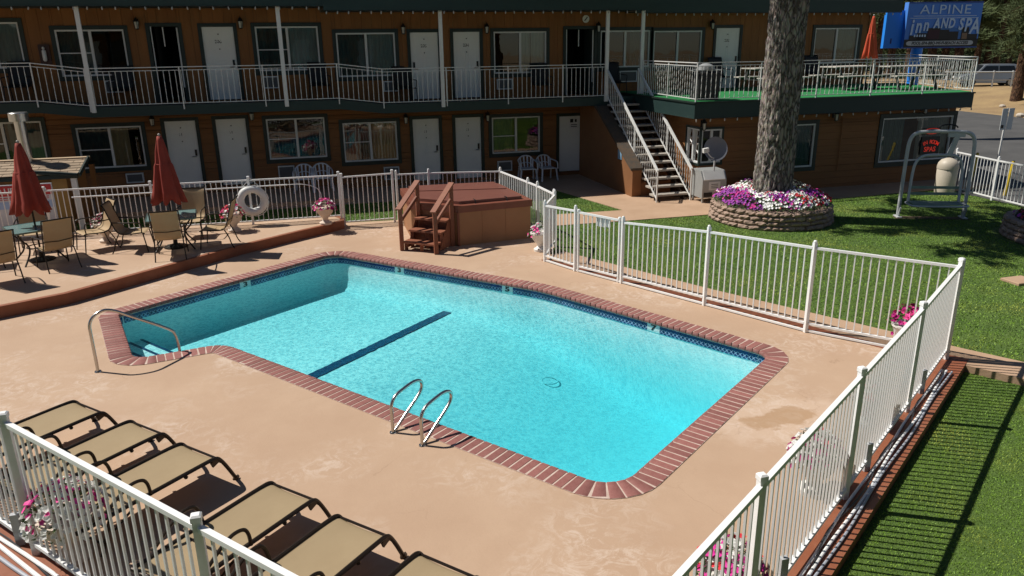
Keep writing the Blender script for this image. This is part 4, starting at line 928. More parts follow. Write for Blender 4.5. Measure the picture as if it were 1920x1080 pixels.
chp = [((-3.62,18.0), -4, 'tan sling chair on the left side of the right patio table'), ((-2.78,17.12), 93, 'tan sling chair with its back to the pool, at the right patio table'),
       ((-1.92,17.75), 172, 'tan sling chair on the right side of the right patio table'), ((-2.55,18.85), -98, 'tan sling chair behind the right patio table, under the red umbrella'),
       ((-4.92,16.98), 122, 'tan sling chair with its back to the pool, at the left patio table'), ((-4.50,18.30), -150, 'tan sling chair beside the white petunia urn'),
       ((-5.75,18.62), -78, 'tan sling chair behind the left patio table'), ((-6.3,17.45), 12, 'tan sling chair at the left end of the left patio table'), ((-5.68,16.15), 118, 'tan sling chair nearest the red patio kerb at the left edge')]
proto = None
for p, f, lab in chp:
    if proto is None: proto = sling_chair(lab); o = proto
    else: o = copy_tree(proto); o['label'] = lab
    place(o, (p[0]+.045, p[1]-.25), f)
tg = bpy.data.materials.new('table_glass'); tg.use_nodes = True; b = tg.node_tree.nodes['Principled BSDF']; b.inputs['Base Color'].default_value = (.20,.32,.31,1); b.inputs['Roughness'].default_value = .12; b.inputs['Alpha'].default_value = .78
def patio_table(label, p, rz):
    t = thing('patio_table', label, 'table', (p[0],p[1],PZ), R(rz), 'glass patio tables'); w_ = .50; q = arc([(-w_,-w_),(w_,-w_),(w_,w_),(-w_,w_)], .06, 4)
    MB().prism(q, .708, .716, [[(.03*math.cos(a),.03*math.sin(a)) for a in np.linspace(0,2*math.pi,13)[:-1]]]).build('glass_top', tg, t)
    MB().prism(offset_poly(q,.012), .69, .722, [offset_poly(q,-.012)]).build('rim', mat('table_rim',(.10,.14,.13),.35,.5), t)
    for sx in (-1,1):
        for sy in (-1,1):
            m = MB(); m.tube(smooth([(sx*.42,sy*.42,.69),(sx*.38,sy*.38,.55),(sx*.22,sy*.22,.38),(sx*.24,sy*.24,.22),(sx*.34,sy*.34,.08),(sx*.40,sy*.40,0)], 2), .018, 7); m.build('leg', bronze, t, True)
    m = MB(); m.tube([(.23*math.cos(a),.23*math.sin(a),.30) for a in np.linspace(0,2*math.pi,17)[:-1]], .012, 6, True); m.build('ring', bronze, t, True); return t
patio_table('glass patio table with the right red umbrella', TR_, 6); patio_table('glass patio table with the left red umbrella', TL_, 28)
def umbrella(label, p, ma, top=2.46, z=PZ, base=True, canlow=1.08, sc=1.42):
    t = thing('patio_umbrella', label, 'umbrella', (p[0],p[1],z), random.random()*6, 'closed patio umbrellas')
    m = MB(); m.tube([(0,0,.05),(0,0,top)], .02, 8); m.build('pole', bronze, t, True)
    m = MB(); N = 48; rows = [(0,.035),(.06,.05),(.22,.085),(.40,.105),(.44,.125),(.62,.15),(.85,.185),(1.0,.225),(1.0,.20)]; H = top-canlow
    ph = random.random()*6
    for k, (u, r) in enumerate(rows):
        for j in range(N):
            a = 2*math.pi*j/N; f = 1+.34*u**.6*math.cos(8*a+ph)*(.6+.4*math.sin(3*a+ph))-.12*u*math.cos(3*a+2+ph*2); zz = top-.03-H*u
            if k >= len(rows)-2: zz -= .07*math.cos(8*a+ph)*.9
            if k == len(rows)-1: f *= .82
            m.v.append((r*f*sc*math.cos(a+.25*u), r*f*sc*math.sin(a+.25*u), zz))
    for k in range(len(rows)-1):
        for j in range(N): m.f.append((k*N+j, (k+1)*N+j, (k+1)*N+(j+1) % N, k*N+(j+1) % N))
    m.f.append(tuple(range(N))); m.build('canopy', ma, t, 'all', fix=True)
    m = MB(); m.tube([(.112*sc*math.cos(a),.112*sc*math.sin(a),top-.03-H*.42) for a in np.linspace(0,2*math.pi,25)[:-1]], .012, 6, True); m.build('tie_strap', ma, t, True)
    m = MB(); m.ball((0,0,top), .03, 8, 5); m.build('finial', mat('grey_finial',(.35,.33,.31),.4), t, True)
    if base:
        m = MB(); m.lathe([(.25,0),(.25,.025),(.16,.05),(.05,.07),(.04,.2),(.028,.2)], 22); m.build('base', bronze, t, True)
        m = MB()
        for k in range(10): a = k*math.pi/5; m.bar((.08*math.cos(a),.08*math.sin(a),.062),(.22*math.cos(a),.22*math.sin(a),.035),.02,.01)
        m.build('base_ornament', mat('grey_iron',(.12,.12,.11),.5,.5), t)
    return t
redc = mat('red_canvas', (.25,.030,.018), .8, var=(4,(.30,.042,.026),.7), bump=(120,.15,.003)); orc = mat('orange_canvas', (.50,.065,.025), .8, var=(4,(.48,.07,.025),.7), bump=(120,.15,.003))
umbrella('closed red umbrella at the left patio table, in front of the stove pipe', TL_, redc); umbrella('closed red umbrella at the right patio table', TR_, redc)
q = atY(1630,100,22.2); umbrella('closed orange umbrella on the green sun deck', (q.x,22.2), orc, top=2.36, z=2.81, canlow=1.05, sc=1.0)
# ---- life ring and rescue pole on the back fence
lr = Vector((-1.15,19.37,.83)); LR = thing('life_ring', 'white life ring hanging on the fence post behind the patio', 'life ring', lr, world=True)
m = MB(); m.tube([lr+Vector((.28*math.cos(a),.02*math.cos(a),.28*math.sin(a))) for a in np.linspace(0,2*math.pi,33)[:-1]], .095, 12, True); m.build('ring', mat('ring_white',(.68,.68,.66),.5,var=(5,(.6,.6,.57),.7)), LR, True)
m = MB(); pts = []
for k in range(64): a = 2*math.pi*k/64; rr = .385 if k % 16 else .36; pts.append(lr+Vector((rr*math.cos(a)*1.0,-.02,rr*math.sin(a)-.02*abs(math.sin(2*a)))))
m.tube(pts, .009, 5, True); m.tube([lr+Vector((-.2,-.0,.34)), lr+Vector((0,.02,.55)), lr+Vector((.2,0,.34))], .009, 5); m.build('rope', whitep, LR, True)
RP = thing('rescue_pole', 'long white rescue pole with a hook hung along the back fence', 'rescue pole', (-5,19.42,1.15), world=True)
MB().tube([(-5.1,19.42,1.16),(-.3,19.38,1.17)], .016, 8).build('pole', fw, RP, True)
MB().tube(smooth([(-.3,19.38,1.17),(.1,19.38,1.17),(.45,19.37,1.05),(.52,19.36,.8),(.38,19.36,.62),(.25,19.36,.55)], 3), .009, 6).build('hook', fw, RP, True)
# ---- white plastic armchairs
plas = mat('white_plastic', (.66,.66,.68), .35)
def plastic_chair(label, p, face):
    t = thing('plastic_chair', label, 'chair', p, R(face-90), 'white plastic armchairs by the rooms')
    m = MB(); m.bbox(-.23,.23,-.2,.24,.40,.43,.01); m.build('seat', plas, t)
    m = MB(); n = 9
    for k in range(n):
        a = -1+2*k/(n-1); x = .25*a; y0 = -.19-.05*(1-a*a); y1 = -.30-.05*(1-a*a); zt = .80-.14*abs(a)**2.6
        if k in (2, 4, 6): continue
        m.bar((x*.85,y0,.42),(x,y1,zt),.046,.014)
    pts = [(.27*a, -.30-.05*(1-a*a), .80-.15*abs(a)**2.6) for a in np.linspace(-1,1,13)]; m.tube(pts, .022, 6); m.tube([(x*.95,y+.04,z-.22) for x,y,z in pts], .014, 6); m.build('backrest', plas, t, True)
    for s in (-1,1):
        m = MB(); m.tube(smooth([(.27*s,-.30,.66),(.30*s,-.1,.64),(.30*s,.15,.63),(.29*s,.24,.58),(.29*s,.27,.4)], 2), .022, 6); m.build('armrest', plas, t, True)
        m = MB(); m.bar((.25*s,.22,.42),(.29*s,.28,0),.05,.035); m.build('leg', plas, t); m = MB(); m.bar((.24*s,-.2,.42),(.27*s,-.30,0),.045,.035); m.build('leg', plas, t)
    return t
plastic_chair('white plastic armchair left of the storage door, the left one of two', (7.45,24.35,0), -95); plastic_chair('white plastic armchair next to the storage door', (8.12,24.3,0), -85)
plastic_chair('white plastic armchair behind the rescue hook, the left one of two', (.15,24.2,.12), -95); plastic_chair('white plastic armchair behind the rescue hook, the right one of two', (.72,24.2,.12), -88)
MB_ = MB().box(-.5,1.3,23.7,24.9,-.0,.12); struct('path', MB().box(-9.5,1.5,22.6,25.0,-.05,.12), path_m)
# ================================================================ SUN LOUNGERS
lsl = mat('lounger_sling', (.33,.245,.14), .8, var=(2.5,(.295,.215,.12),.8,4), bump=(500,.3,.002)); lfr = mat('lounger_frame', (.030,.021,.015), .38, .5)
def lounger(label):                               # foot end at +Y, origin under the foot bend
    t = thing('sun_lounger', label, 'sun lounger', (0,0,0), 0, 'sun loungers in a row by the pool'); w_ = .295
    sp = smooth([(0,.10,.26),(0,.055,.335),(0,-.02,.36),(0,-.5,.355),(0,-.92,.35)], 2); hp = smooth([(0,-.94,.352),(0,-1.2,.345),(0,-1.40,.34)], 1)
    sheet([(p.y,p.z) for p in sp], -w_+.01, w_-.01).build('seat', lsl, t, True, fix=True); sheet([(p.y,p.z) for p in hp], -w_+.01, w_-.01).build('backrest', lsl, t, True, fix=True)
    for s in (-1,1):
        x = w_*s; m = MB(); m.tube([(x,p.y,p.z) for p in smooth([(0,.23,.02),(0,.16,.17),(0,.09,.30),(0,.04,.355),(0,-.04,.362),(0,-.5,.357),(0,-1.0,.35),(0,-1.42,.342)], 2)], .021, 8); m.build('side_frame', lfr, t, True)
        m = MB(); m.tube(smooth([(x,-1.12,.34),(x,-1.18,.2),(x,-1.26,.0)], 1), .018, 7); m.build('leg', lfr, t, True)
        m = MB(); m.bar((x,.05,.33),(x,-.03,.30),.02,.06); m.build('bracket', lfr, t); m = MB(); m.ball((x,-.33,.325), .022, 6, 4); m.build('knob', lfr, t); m = MB(); m.bar((x-.02*s,.22,.0),(x+.02*s,.25,.03),.05,.03); m.build('foot', lfr, t)
        m = MB(); m.tube(smooth([(x*1.06,-.72,.35),(x*1.10,-.74,.50),(x*1.10,-.80,.565),(x*1.10,-.95,.56),(x*1.08,-1.22,.37)], 3), .017, 7); m.build('armrest', lfr, t, True)
    m = MB(); m.tube([(-w_,.055,.335),(w_,.055,.335)], .013, 6); m.build('cross_bar', lfr, t, True); m = MB(); m.tube([(-w_,-.93,.345),(w_,-.93,.345)], .016, 6); m.build('cross_bar', lfr, t, True); m = MB(); m.tube([(-w_,-1.22,.09),(w_,-1.22,.09)], .012, 6); m.build('cross_bar', lfr, t, True); m = MB(); m.tube([(-w_,-1.42,.342),(w_,-1.42,.342)], .022, 8); m.build('cross_bar', lfr, t, True)
    m = MB(); m.tube([(-w_,-.9,.30),(-w_*.9,-1.1,.16),(w_*.9,-1.1,.16),(w_,-.9,.30)], .012, 6); m.build('back_support', lfr, t, True)
    return t
lsp = [((185,775),'sun lounger at the left edge, farthest up the row'), ((298,815),'second sun lounger from the left edge'), ((400,861),'sun lounger in the middle of the row, before the gap'), ((583,940),'sun lounger just after the gap in the row'), ((720,1008),'sun lounger behind the end of the foreground fence'), ((887,1086),'sun lounger cut off by the bottom edge, only its foot in view')]
proto = None
ax = Vector((.735,.678,0)); side = Vector((ax.y,-ax.x,0))
for (px, lab) in lsp:
    q = at(px[0], px[1], .36)-side*.295-U*.36
    if proto is None: proto = lounger(lab); o = proto
    else: o = copy_tree(proto); o['label'] = lab
    o.location = (q.x, q.y, 0); o.rotation_euler = (0,0,math.atan2(ax.y, ax.x)-math.pi/2+random.uniform(-.02,.02))
# ================================================================ YARD
def block_mesh(seed, w=.29, h=.112, d=.22):
    rr = random.Random(seed); m = MB(); n, k = 5, 3
    for j in range(k+1):
        for i in range(n+1):
            x = -w/2+w*i/n; z = h*j/k; e = (i in (0, n))+(j in (0, k)); y = -.0+(.045 if e else .0)+rr.uniform(-.018,.018); m.v.append((x*.97, y, z*.93))
    for j in range(k):
        for i in range(n): a = j*(n+1)+i; m.f.append((a, a+1, a+n+2, a+n+1))
    N = len(m.v); m.v += [(-w/2*.86,d,0),(w/2*.86,d,0),(w/2*.86,d,h*.97),(-w/2*.86,d,h*.97)]
    m.f += [(N+1,N,N+3,N+2), tuple(k*(n+1)+i for i in range(n+1))+(N+2,N+3), tuple(range(n,-1,-1))+(N,N+1), tuple(j*(n+1) for j in range(k,-1,-1))+(N,N+3), tuple(j*(n+1)+n for j in range(k+1))+(N+2,N+1)]
    return m.mesh('block', blockm, False, fix=True)
blockm = mat('wall_block', (.37,.265,.205), .9, var=(14,(.28,.19,.145),.9), bump=(70,.6,.01), rnd=.16)
BLK = [block_mesh(i) for i in range(6)]
soil = mat('bed_soil', (.035,.024,.016), .95, bump=(30,.5,.02))
def planter(label, c, r, courses, a0=0, a1=2*math.pi):
    t = thing('stone_planter', label, 'planter', (c[0],c[1],-.015), world=True); z = -.015
    for k in range(courses):
        n = int(2*math.pi*r/.285); rr = r-.018*k
        for i in range(n):
            a = 2*math.pi*(i+.5*(k % 2))/n
            if not a0 <= a % (2*math.pi) <= a1: continue
            inst('block', random.choice(BLK), t, (c[0]+(rr+random.uniform(-.02,.02))*math.cos(a), c[1]+(rr+random.uniform(-.02,.02))*math.sin(a), z), (0,0,a+math.pi/2+random.uniform(-.07,.07)), (rr/r*random.uniform(.97,1.03),1,1))
        z += .113
    MB().lathe([(r-.2,-.0),(r-.2,z-.02),(.3,z+.04)], 30, (c[0],c[1],0)).build('soil', soil, t); return z
PC = (11.76,16.8); zt = planter('round stone block planter around the big pine trunk', PC, 1.56, 4)
FB = thing('petunia_bed', 'bed of purple, white and red petunias around the pine trunk', 'flowers', (*PC, zt), world=True)
def bed(n):
    M_ = {k: MB() for k in ('purple','magenta','white','red')}; L = MB()
    for i in range(n*3):
        leaf = i % 3 > 0; a = random.uniform(0, 2*math.pi); q = math.sqrt(random.uniform(.10,1)); r = 1.47*q; x, y = PC[0]+r*math.cos(a), PC[1]+r*math.sin(a)
        z = zt+.04+.30*(1-(abs(q-.55)/.5)**2)*.9+.12*noise.noise((x*2.2,y*2.2,4)); z = max(z, zt+.0)
        if leaf:
            p = Vector((x,y,z-random.uniform(.0,.12))); d = Vector((random.gauss(0,1),random.gauss(0,1),random.uniform(0,1))).normalized(); s = d.orthogonal().normalized(); w_ = random.uniform(.02,.04); L.add([p-s*w_*.5,p+d*w_*1.3,p+s*w_*.5,p-d*w_*.6],[(0,3,2,1)]); continue
        v = noise.noise((x*1.9+3,y*1.9,8))+random.gauss(0,.20); back = (y-PC[1])
        if x < PC[0]-.95: k = 'purple' if v < .25 else 'magenta'
        elif v > .26: k = 'purple' if random.random() < .7 else 'magenta'
        elif v > -.30 and x < PC[0]+.5 or v > -.05: k = 'white'
        else: k = 'red' if x > PC[0]-.2 or random.random() < .6 else 'white'
        if x > PC[0]+.5 and back > .1 and random.random() < .75: continue
        p = Vector((x,y,z+random.uniform(.0,.07))); nn = Vector((math.cos(a)*q+random.gauss(0,.4), math.sin(a)*q+random.gauss(0,.4)-.3, 1)).normalized(); X = nn.orthogonal().normalized(); Y = nn.cross(X); r = random.uniform(.026,.042); ph = random.random()*6
        vs = [p-nn*r*.35]+[p+(X*math.cos(ph+j*math.pi/4)+Y*math.sin(ph+j*math.pi/4))*r*(1 if j % 2 else .8) for j in range(8)]; M_[k].add(vs, [(0,j+1,(j+1) % 8+1) for j in range(8)])
    tag(L.build('leaves', leafm, FB), kind='stuff')
    for k, mb in M_.items(): tag(mb.build(k+'_flowers', petal[k], FB), kind='stuff')
bed(2000)
# small dark shrub at the back right of the bed
SH = thing('dark_shrub', 'small dark leafy shrub behind the trunk in the planter', 'shrub', (12.75,17.45,zt), world=True)
m = MB()
for i in range(900):
    d = Vector((random.gauss(0,1),random.gauss(0,1),random.gauss(0,1))).normalized(); p = Vector((12.75,17.45,zt+.16))+Vector((d.x*.45,d.y*.38,d.z*.26))*random.uniform(.6,1); s = d.orthogonal().normalized()*.03; e = d.cross(s).normalized()*.04; m.add([p-s,p-e,p+s,p+e],[(0,1,2,3)])
tag(m.build('foliage', mat('dusky_leaf',(.05,.06,.05),.7,var=(9,(.16,.17,.15),.7)), SH), kind='stuff')
# ---- pine trees
bark = bpy.data.materials.new('pine_bark'); bark.use_nodes = True
def bark_material(ma, c0, c1):
    n, l = nodes(ma); b = n['Principled BSDF']; b.inputs['Roughness'].default_value = .95; b.inputs['Specular IOR Level'].default_value = .15
    tc = n.new('ShaderNodeTexCoord'); mp = n.new('ShaderNodeMapping'); mp.inputs['Scale'].default_value = (1,1,.32); l.new(tc.outputs['Object'], mp.inputs[0])
    v = n.new('ShaderNodeTexVoronoi'); v.feature = 'DISTANCE_TO_EDGE'; v.inputs['Scale'].default_value = 9; nz = n.new('ShaderNodeTexNoise'); nz.inputs['Scale'].default_value = 5; nz.inputs['Detail'].default_value = 8; l.new(mp.outputs[0], nz.inputs['Vector'])
    ad = n.new('ShaderNodeVectorMath'); ad.operation = 'MULTIPLY_ADD'; l.new(nz.outputs['Color'], ad.inputs[0]); ad.inputs[1].default_value = (.25,.25,.25); l.new(mp.outputs[0], ad.inputs[2]); l.new(ad.outputs[0], v.inputs['Vector'])
    cr = n.new('ShaderNodeValToRGB'); cr.color_ramp.elements[0].color = (*c0,1); cr.color_ramp.elements[1].position = .22; cr.color_ramp.elements[1].color = (*c1,1); l.new(v.outputs['Distance'], cr.inputs[0])
    n2 = n.new('ShaderNodeTexNoise'); n2.inputs['Scale'].default_value = 28; n2.inputs['Detail'].default_value = 6; l.new(mp.outputs[0], n2.inputs['Vector'])
    mx = n.new('ShaderNodeMix'); mx.data_type = 'RGBA'; mx.blend_type = 'MULTIPLY'; mx.inputs[0].default_value = .55; l.new(cr.outputs[0], mx.inputs[6]); l.new(n2.outputs['Color'], mx.inputs[7]); l.new(mx.outputs[2], b.inputs['Base Color'])
    bp = n.new('ShaderNodeBump'); bp.inputs['Strength'].default_value = .9; bp.inputs['Distance'].default_value = .05; l.new(n2.outputs[0], bp.inputs['Height']); l.new(bp.outputs[0], b.inputs['Normal'])
bark_material(bark, (.085,.072,.062), (.46,.41,.36))
bark2 = bpy.data.materials.new('red_pine_bark'); bark2.use_nodes = True; bark_material(bark2, (.03,.02,.015), (.20,.115,.07))
needle = mat('pine_needles', (.055,.085,.028), .8, var=(.9,(.11,.135,.045),.8), rnd=.12)
def ridged_trunk(c, r0, r1, h, na=110, nz_=260, seed=0):
    m = MB()
    for j in range(nz_+1):
        z = h*j/nz_; rr = r0+(r1-r0)*(j/nz_)**.8+.10*math.exp(-z/.35)
        for i in range(na):
            a = 2*math.pi*i/na; p = (math.cos(a)*3.2+seed, math.sin(a)*3.2, z*1.05); w1 = noise.noise(p); q = (math.cos(a)*7.5+w1*.6, math.sin(a)*7.5, z*2.2+w1*1.2)
            rg = 1-abs(noise.noise(q))*2.0; rg2 = 1-abs(noise.noise((q[0]*2.1+5, q[1]*2.1, q[2]*1.8)))*2
            d = -.045*max(0, rg-.45)/.55-.022*max(0, rg2-.35)+.02*w1
            m.v.append((c[0]+(rr+d)*math.cos(a), c[1]+(rr+d)*math.sin(a), c[2]+z))
    for j in range(nz_):
        for i in range(na): m.f.append((j*na+i, j*na+(i+1) % na, (j+1)*na+(i+1) % na, (j+1)*na+i))
    return m
def clump(M, p, d, s, n):                      # a tuft of needles
    for _ in range(n):
        e = (d+Vector((random.gauss(0,.55),random.gauss(0,.55),random.gauss(0,.5)))).normalized(); q = e.orthogonal().normalized()*s*.055; o = p+Vector((random.gauss(0,s*.3),random.gauss(0,s*.3),random.gauss(0,s*.25))); M.add([o-q, o+q, o+e*s*random.uniform(.6,1.1)], [(0,1,2)])
def limbs(c, z0, z1, n, l0, l1, L, B, s, nt, ncl, az=None):
    for k in range(n):
        u = (k+random.random()*.8)/n; z = z0+(z1-z0)*u; ln = (l0+(l1-l0)*u)*random.uniform(.7,1.1); a = random.uniform(0,2*math.pi) if az is None else az+random.gauss(0,1.0)
        b0 = Vector((c[0],c[1],z)); d = Vector((math.cos(a),math.sin(a),random.uniform(-.12,.18))).normalized(); tip = b0+d*ln+U*(-.12*ln*random.random()); mid = b0.lerp(tip,.5)+U*.12*ln
        B.tube([b0,mid,tip], [.05+.012*ln,.035,.012], 5, cap=False)
        for i in range(ncl):
            t = .25+.75*(i+random.random())/ncl; p = (b0.lerp(mid,t*2) if t < .5 else mid.lerp(tip,t*2-1))+Vector((random.gauss(0,.22*ln*.35),random.gauss(0,.22*ln*.35),random.gauss(0,.14)))
            clump(L, p, (d+U*.5).normalized(), s*random.uniform(.7,1.2), nt)
BT = thing('pine_tree', 'thick grey-barked pine trunk rising from the round flower planter', 'tree', (*PC, zt-.25), world=True)
ridged_trunk((PC[0]+.03,PC[1]+.05,zt-.25), .50, .44, 7.2).build('trunk', bark, BT, 'all')
m = MB(); m.tube([(PC[0]+.03,PC[1]+.05,6.9),(PC[0]+.1,PC[1],11),(PC[0],PC[1],17)], [.46,.32,.05], 12, cap=False); m.build('trunk', bark, BT, True)
L, B = MB(), MB(); random.seed(21)
limbs(PC, 6.3, 7.8, 15, 3.2, 3.4, L, B, .42, 55, 17); limbs(PC, 8.2, 16.5, 36, 3.6, 1.0, L, B, .42, 48, 16); limbs(PC, 7.6, 10, 8, 4.2, 3.6, L, B, .42, 34, 16, az=-.3)
B.build('branches', bark, BT, True); tag(L.build('crown', needle, BT), kind='stuff')
def bg_pine(seed):
    random.seed(seed); B, L, T = MB(), MB(), MB(); h = random.uniform(15,19); pts = [Vector((.25*noise.noise((seed,k,0)),.25*noise.noise((seed,k,5)),h*k/6)) for k in range(7)]
    T.tube(pts, [.42,.37,.33,.28,.2,.12,.03], 10, cap=False); limbs((0,0), 3.0, h*.95, 46, 3.4, .7, L, B, .75, 26, 9)
    return T.mesh('trunk', bark2, True), B.mesh('branches', bark2, True), L.mesh('crown', needle)
PV = [bg_pine(s) for s in (31,32,33)]
def pine(label, p, s, v, rz, z=.2):
    t = thing('pine_tree', label, 'tree', (p[0],p[1],z), rz, 'pines beyond the street'); t.scale = (s,s,s)
    for nme, me in zip(('trunk','branches','crown'), PV[v]):
        o = inst(nme, me, t, (0,0,0))
        if nme != 'trunk': tag(o, kind='stuff')
    return t
q = at(1905,187,.3); pine('pine with a red-brown trunk nearest the street, at the right edge', (q.x,q.y), .95, 0, 1.0)
ptl = ['pine directly behind the blue sign board', 'pine just right of the blue sign', 'pine behind the parked silver car', 'pine between the motel corner and the sign', 'pine seen over the right corner of the sun deck', 'pine at the upper right, behind the nearest trunk', 'tall pine behind the orange umbrella', 'pine at the far right edge of the wood', 'slim pine deep in the wood right of the sign', 'pine left of the sign post, deep in the wood', 'bushy pine behind the pipe fence', 'pine at the back of the wood above the dirt bank']
ppx = [(1740,62),(1825,64),(1862,58),(1665,61),(1790,60),(1925,62),(1640,60),(1955,60),(1845,72),(1700,72),(1885,74),(1765,74)]
for k, (lab, (px, Y)) in enumerate(zip(ptl, ppx)):
    a = ray(px, 150); Y += 8; pine(lab, (a.x*Y/a.y, Y), random.uniform(.85,1.25), k % 3, k*1.7, .55)
# farther wood that closes the view
FW = MB(); random.seed(5)
for i in range(2600):
    px = random.uniform(1560,2010); Y = random.uniform(84,104); a = ray(px,150); p = Vector((a.x*Y/a.y, Y, random.uniform(.5,17))); clump(FW, p, Vector((random.gauss(0,1),random.gauss(0,1),.6)).normalized(), 1.5, 12)
tag(FW.build('far_wood', needle), 'dark mass of pine wood far behind the street', 'wood', kind='stuff')
tag(MB().bar((30,112,-1),(150,112,-1),2,44).build('hillside', mat('wood_floor',(.02,.026,.012),.95,var=(.2,(.035,.04,.018),.8))), kind='structure')
# ---- grass blades
gm = bpy.data.materials.new('grass_blades'); gm.use_nodes = True
def grass_material(ma):
    n, l = nodes(ma); b = n['Principled BSDF']; b.inputs['Roughness'].default_value = .55; b.inputs['Specular IOR Level'].default_value = .3
    g = n.new('ShaderNodeNewGeometry'); tc = n.new('ShaderNodeTexCoord'); nz = n.new('ShaderNodeTexNoise'); nz.inputs['Scale'].default_value = .8; nz.inputs['Detail'].default_value = 5; l.new(tc.outputs['Object'], nz.inputs['Vector'])
    cr = n.new('ShaderNodeValToRGB'); e = cr.color_ramp.elements; e[0].position = .30; e[0].color = (.10,.21,.020,1); e[1].position = .72; e[1].color = (.33,.36,.06,1); x = e.new(.52); x.color = (.165,.285,.03,1); l.new(nz.outputs[0], cr.inputs[0])
    mr = n.new('ShaderNodeMapRange'); mr.inputs[3].default_value = .4; mr.inputs[4].default_value = 1.5; l.new(g.outputs['Random Per Island'], mr.inputs[0])
    hs = n.new('ShaderNodeHueSaturation'); l.new(mr.outputs[0], hs.inputs['Value']); l.new(cr.outputs[0], hs.inputs['Color']); l.new(hs.outputs[0], b.inputs['Base Color'])
grass_material(gm)
def inside(x, y, poly):
    c = np.zeros(len(x), bool); P = np.array([(p[0], p[1]) for p in poly]); j = len(P)-1
    for i in range(len(P)):
        k = ((P[i,1] > y) != (P[j,1] > y)) & (x < (P[j,0]-P[i,0])*(y-P[i,1])/(P[j,1]-P[i,1]+1e-12)+P[i,0]); c ^= k; j = i
    return c
def circle(c, r): return [(c[0]+r*math.cos(a), c[1]+r*math.sin(a)) for a in np.linspace(0, 2*math.pi, 40)[:-1]]
def outl(o):                                    # plan outlines of laid paving to keep clear
    return [[o.data.vertices[i].co.xy for i in f.vertices] for f in o.data.polygons if abs(f.normal.z) > .9]
pav = [q for o in COL.objects if o.name.startswith(('path','kerb')) for q in outl(o)]
def grass(name, label, poly, z, box, dens, h, w):
    x0, x1, y0, y1 = box; n = int((x1-x0)*(y1-y0)*dens); x = NR.uniform(x0,x1,n); y = NR.uniform(y0,y1,n); k = inside(x, y, poly)
    for q in pav+[circle(PC,1.6), circle((16.9,12.6),1.6)]: k &= ~inside(x, y, q)
    x = x[k]; y = y[k]; n = len(x); a = NR.uniform(0, 2*math.pi, n); hh = h*NR.uniform(.5,1.3,n); ln = hh*NR.uniform(.3,1.6,n); b = NR.uniform(0,2*math.pi,n); ww = w*NR.uniform(.7,1.3,n)/2
    V = np.empty((n,3,3), np.float32); V[:,0] = np.stack([x-ww*np.cos(a), y-ww*np.sin(a), np.full(n,z-.003)],1); V[:,1] = np.stack([x+ww*np.cos(a), y+ww*np.sin(a), np.full(n,z-.003)],1); V[:,2] = np.stack([x+ln*np.cos(b), y+ln*np.sin(b), z+hh],1)
    me = bpy.data.meshes.new(name); me.vertices.add(3*n); me.vertices.foreach_set('co', V.ravel()); me.loops.add(3*n); me.loops.foreach_set('vertex_index', np.arange(3*n, dtype=np.int32)); me.polygons.add(n); me.polygons.foreach_set('loop_start', np.arange(0,3*n,3,dtype=np.int32)); me.update(calc_edges=True); me.materials.append(gm)
    o = bpy.data.objects.new(name, me); COL.objects.link(o); return tag(o, label, 'grass', kind='stuff')
grass('grass', 'short green grass of the big lawn beyond the pool fence', main_lawn, -.015, (4.9,19.1,5.5,22.4), 1300, .020, .018)
grass('grass', 'short green grass striped by the shadow of the right fence', near_lawn, -.10, (3,11.5,2.2,7.8), 6500, .013, .010)
grass('grass', 'strip of grass between the back fence and the ground floor rooms', back_lawn, -.02, (-9,5.5,19.8,22.4), 900, .03, .02)
grass('grass', 'corner of grass outside the foreground fence', left_lawn, -.16, (-5,0,4.2,8.0), 4000, .024, .010)
# ---- second planter, stepping stone
z2 = planter('stone block planter cut off by the right edge', (16.95,12.6), 1.5, 4, math.pi*.35, math.pi*1.5)
t = thing('planter_flowers', 'dark maroon plants in the planter at the right edge', 'flowers', (16.95,12.6,z2)); flowers(t, (0,0,.0), 1.2, .3, 260, ['maroon','purple'], .05, 3)
q = at(1912,527,-.0); tag(MB().bbox(-.25,.25,-.2,.2,-.03,.035,.01).build('stepping_stone', path_m), 'flat tan stepping stone in the lawn at the right edge', 'stepping stone').location = (q.x,q.y,0)
# ---- ski lift chair swing
galv = mat('galvanised', (.55,.57,.58), .45, .1, var=(6,(.47,.49,.50),.7))
a0 = Vector((14.92,15.81,0)); a1 = Vector((16.37,15.17,0)); sd_ = (a1-a0).normalized(); sn = Vector((sd_.y,-sd_.x,0)); Lw = (a1-a0).length
Q = lambda s, t, z: a0+sd_*s+sn*t+U*z
SW = thing('chairlift_swing', 'old metal ski lift chair hung as a swing from a pipe arch', 'swing', (a0+a1)/2, world=True)
MB().tube(smooth([Q(0,0,-.02),Q(.0,0,1.6),Q(.02,0,1.98),Q(.12,0,2.14),Q(.38,0,2.19),Q(Lw-.38,0,2.19),Q(Lw-.12,0,2.14),Q(Lw-.02,0,1.98),Q(Lw,0,1.6),Q(Lw,0,-.02)], 3), .046, 10).build('arch', galv, SW, True)
for s in (0, Lw): m = MB(); m.bar(Q(s,-.16,.0), Q(s,.16,.0), .12, .04); m.bar(Q(s,.02,.02), Q(s,.13,.26), .03, .05); m.build('foot', galv, SW)
m = MB(); m.bar(Q(-.1,.05,-.02), Q(Lw+.1,.05,-.02), .30, .03); m.build('ground_slab', mat('bare_earth',(.10,.07,.045),.95), SW)
cx = Lw*.5
m = MB(); m.tube(smooth([Q(cx-.62,.06,.42),Q(cx-.60,.02,1.1),Q(cx-.56,0,1.42),Q(cx-.40,0,1.58),Q(cx-.2,0,1.60),Q(cx+.2,0,1.60),Q(cx+.42,0,1.58),Q(cx+.56,0,1.42),Q(cx+.6,.02,1.1),Q(cx+.60,.06,.42)], 2), .035, 8); m.build('hanger_frame', galv, SW, True)
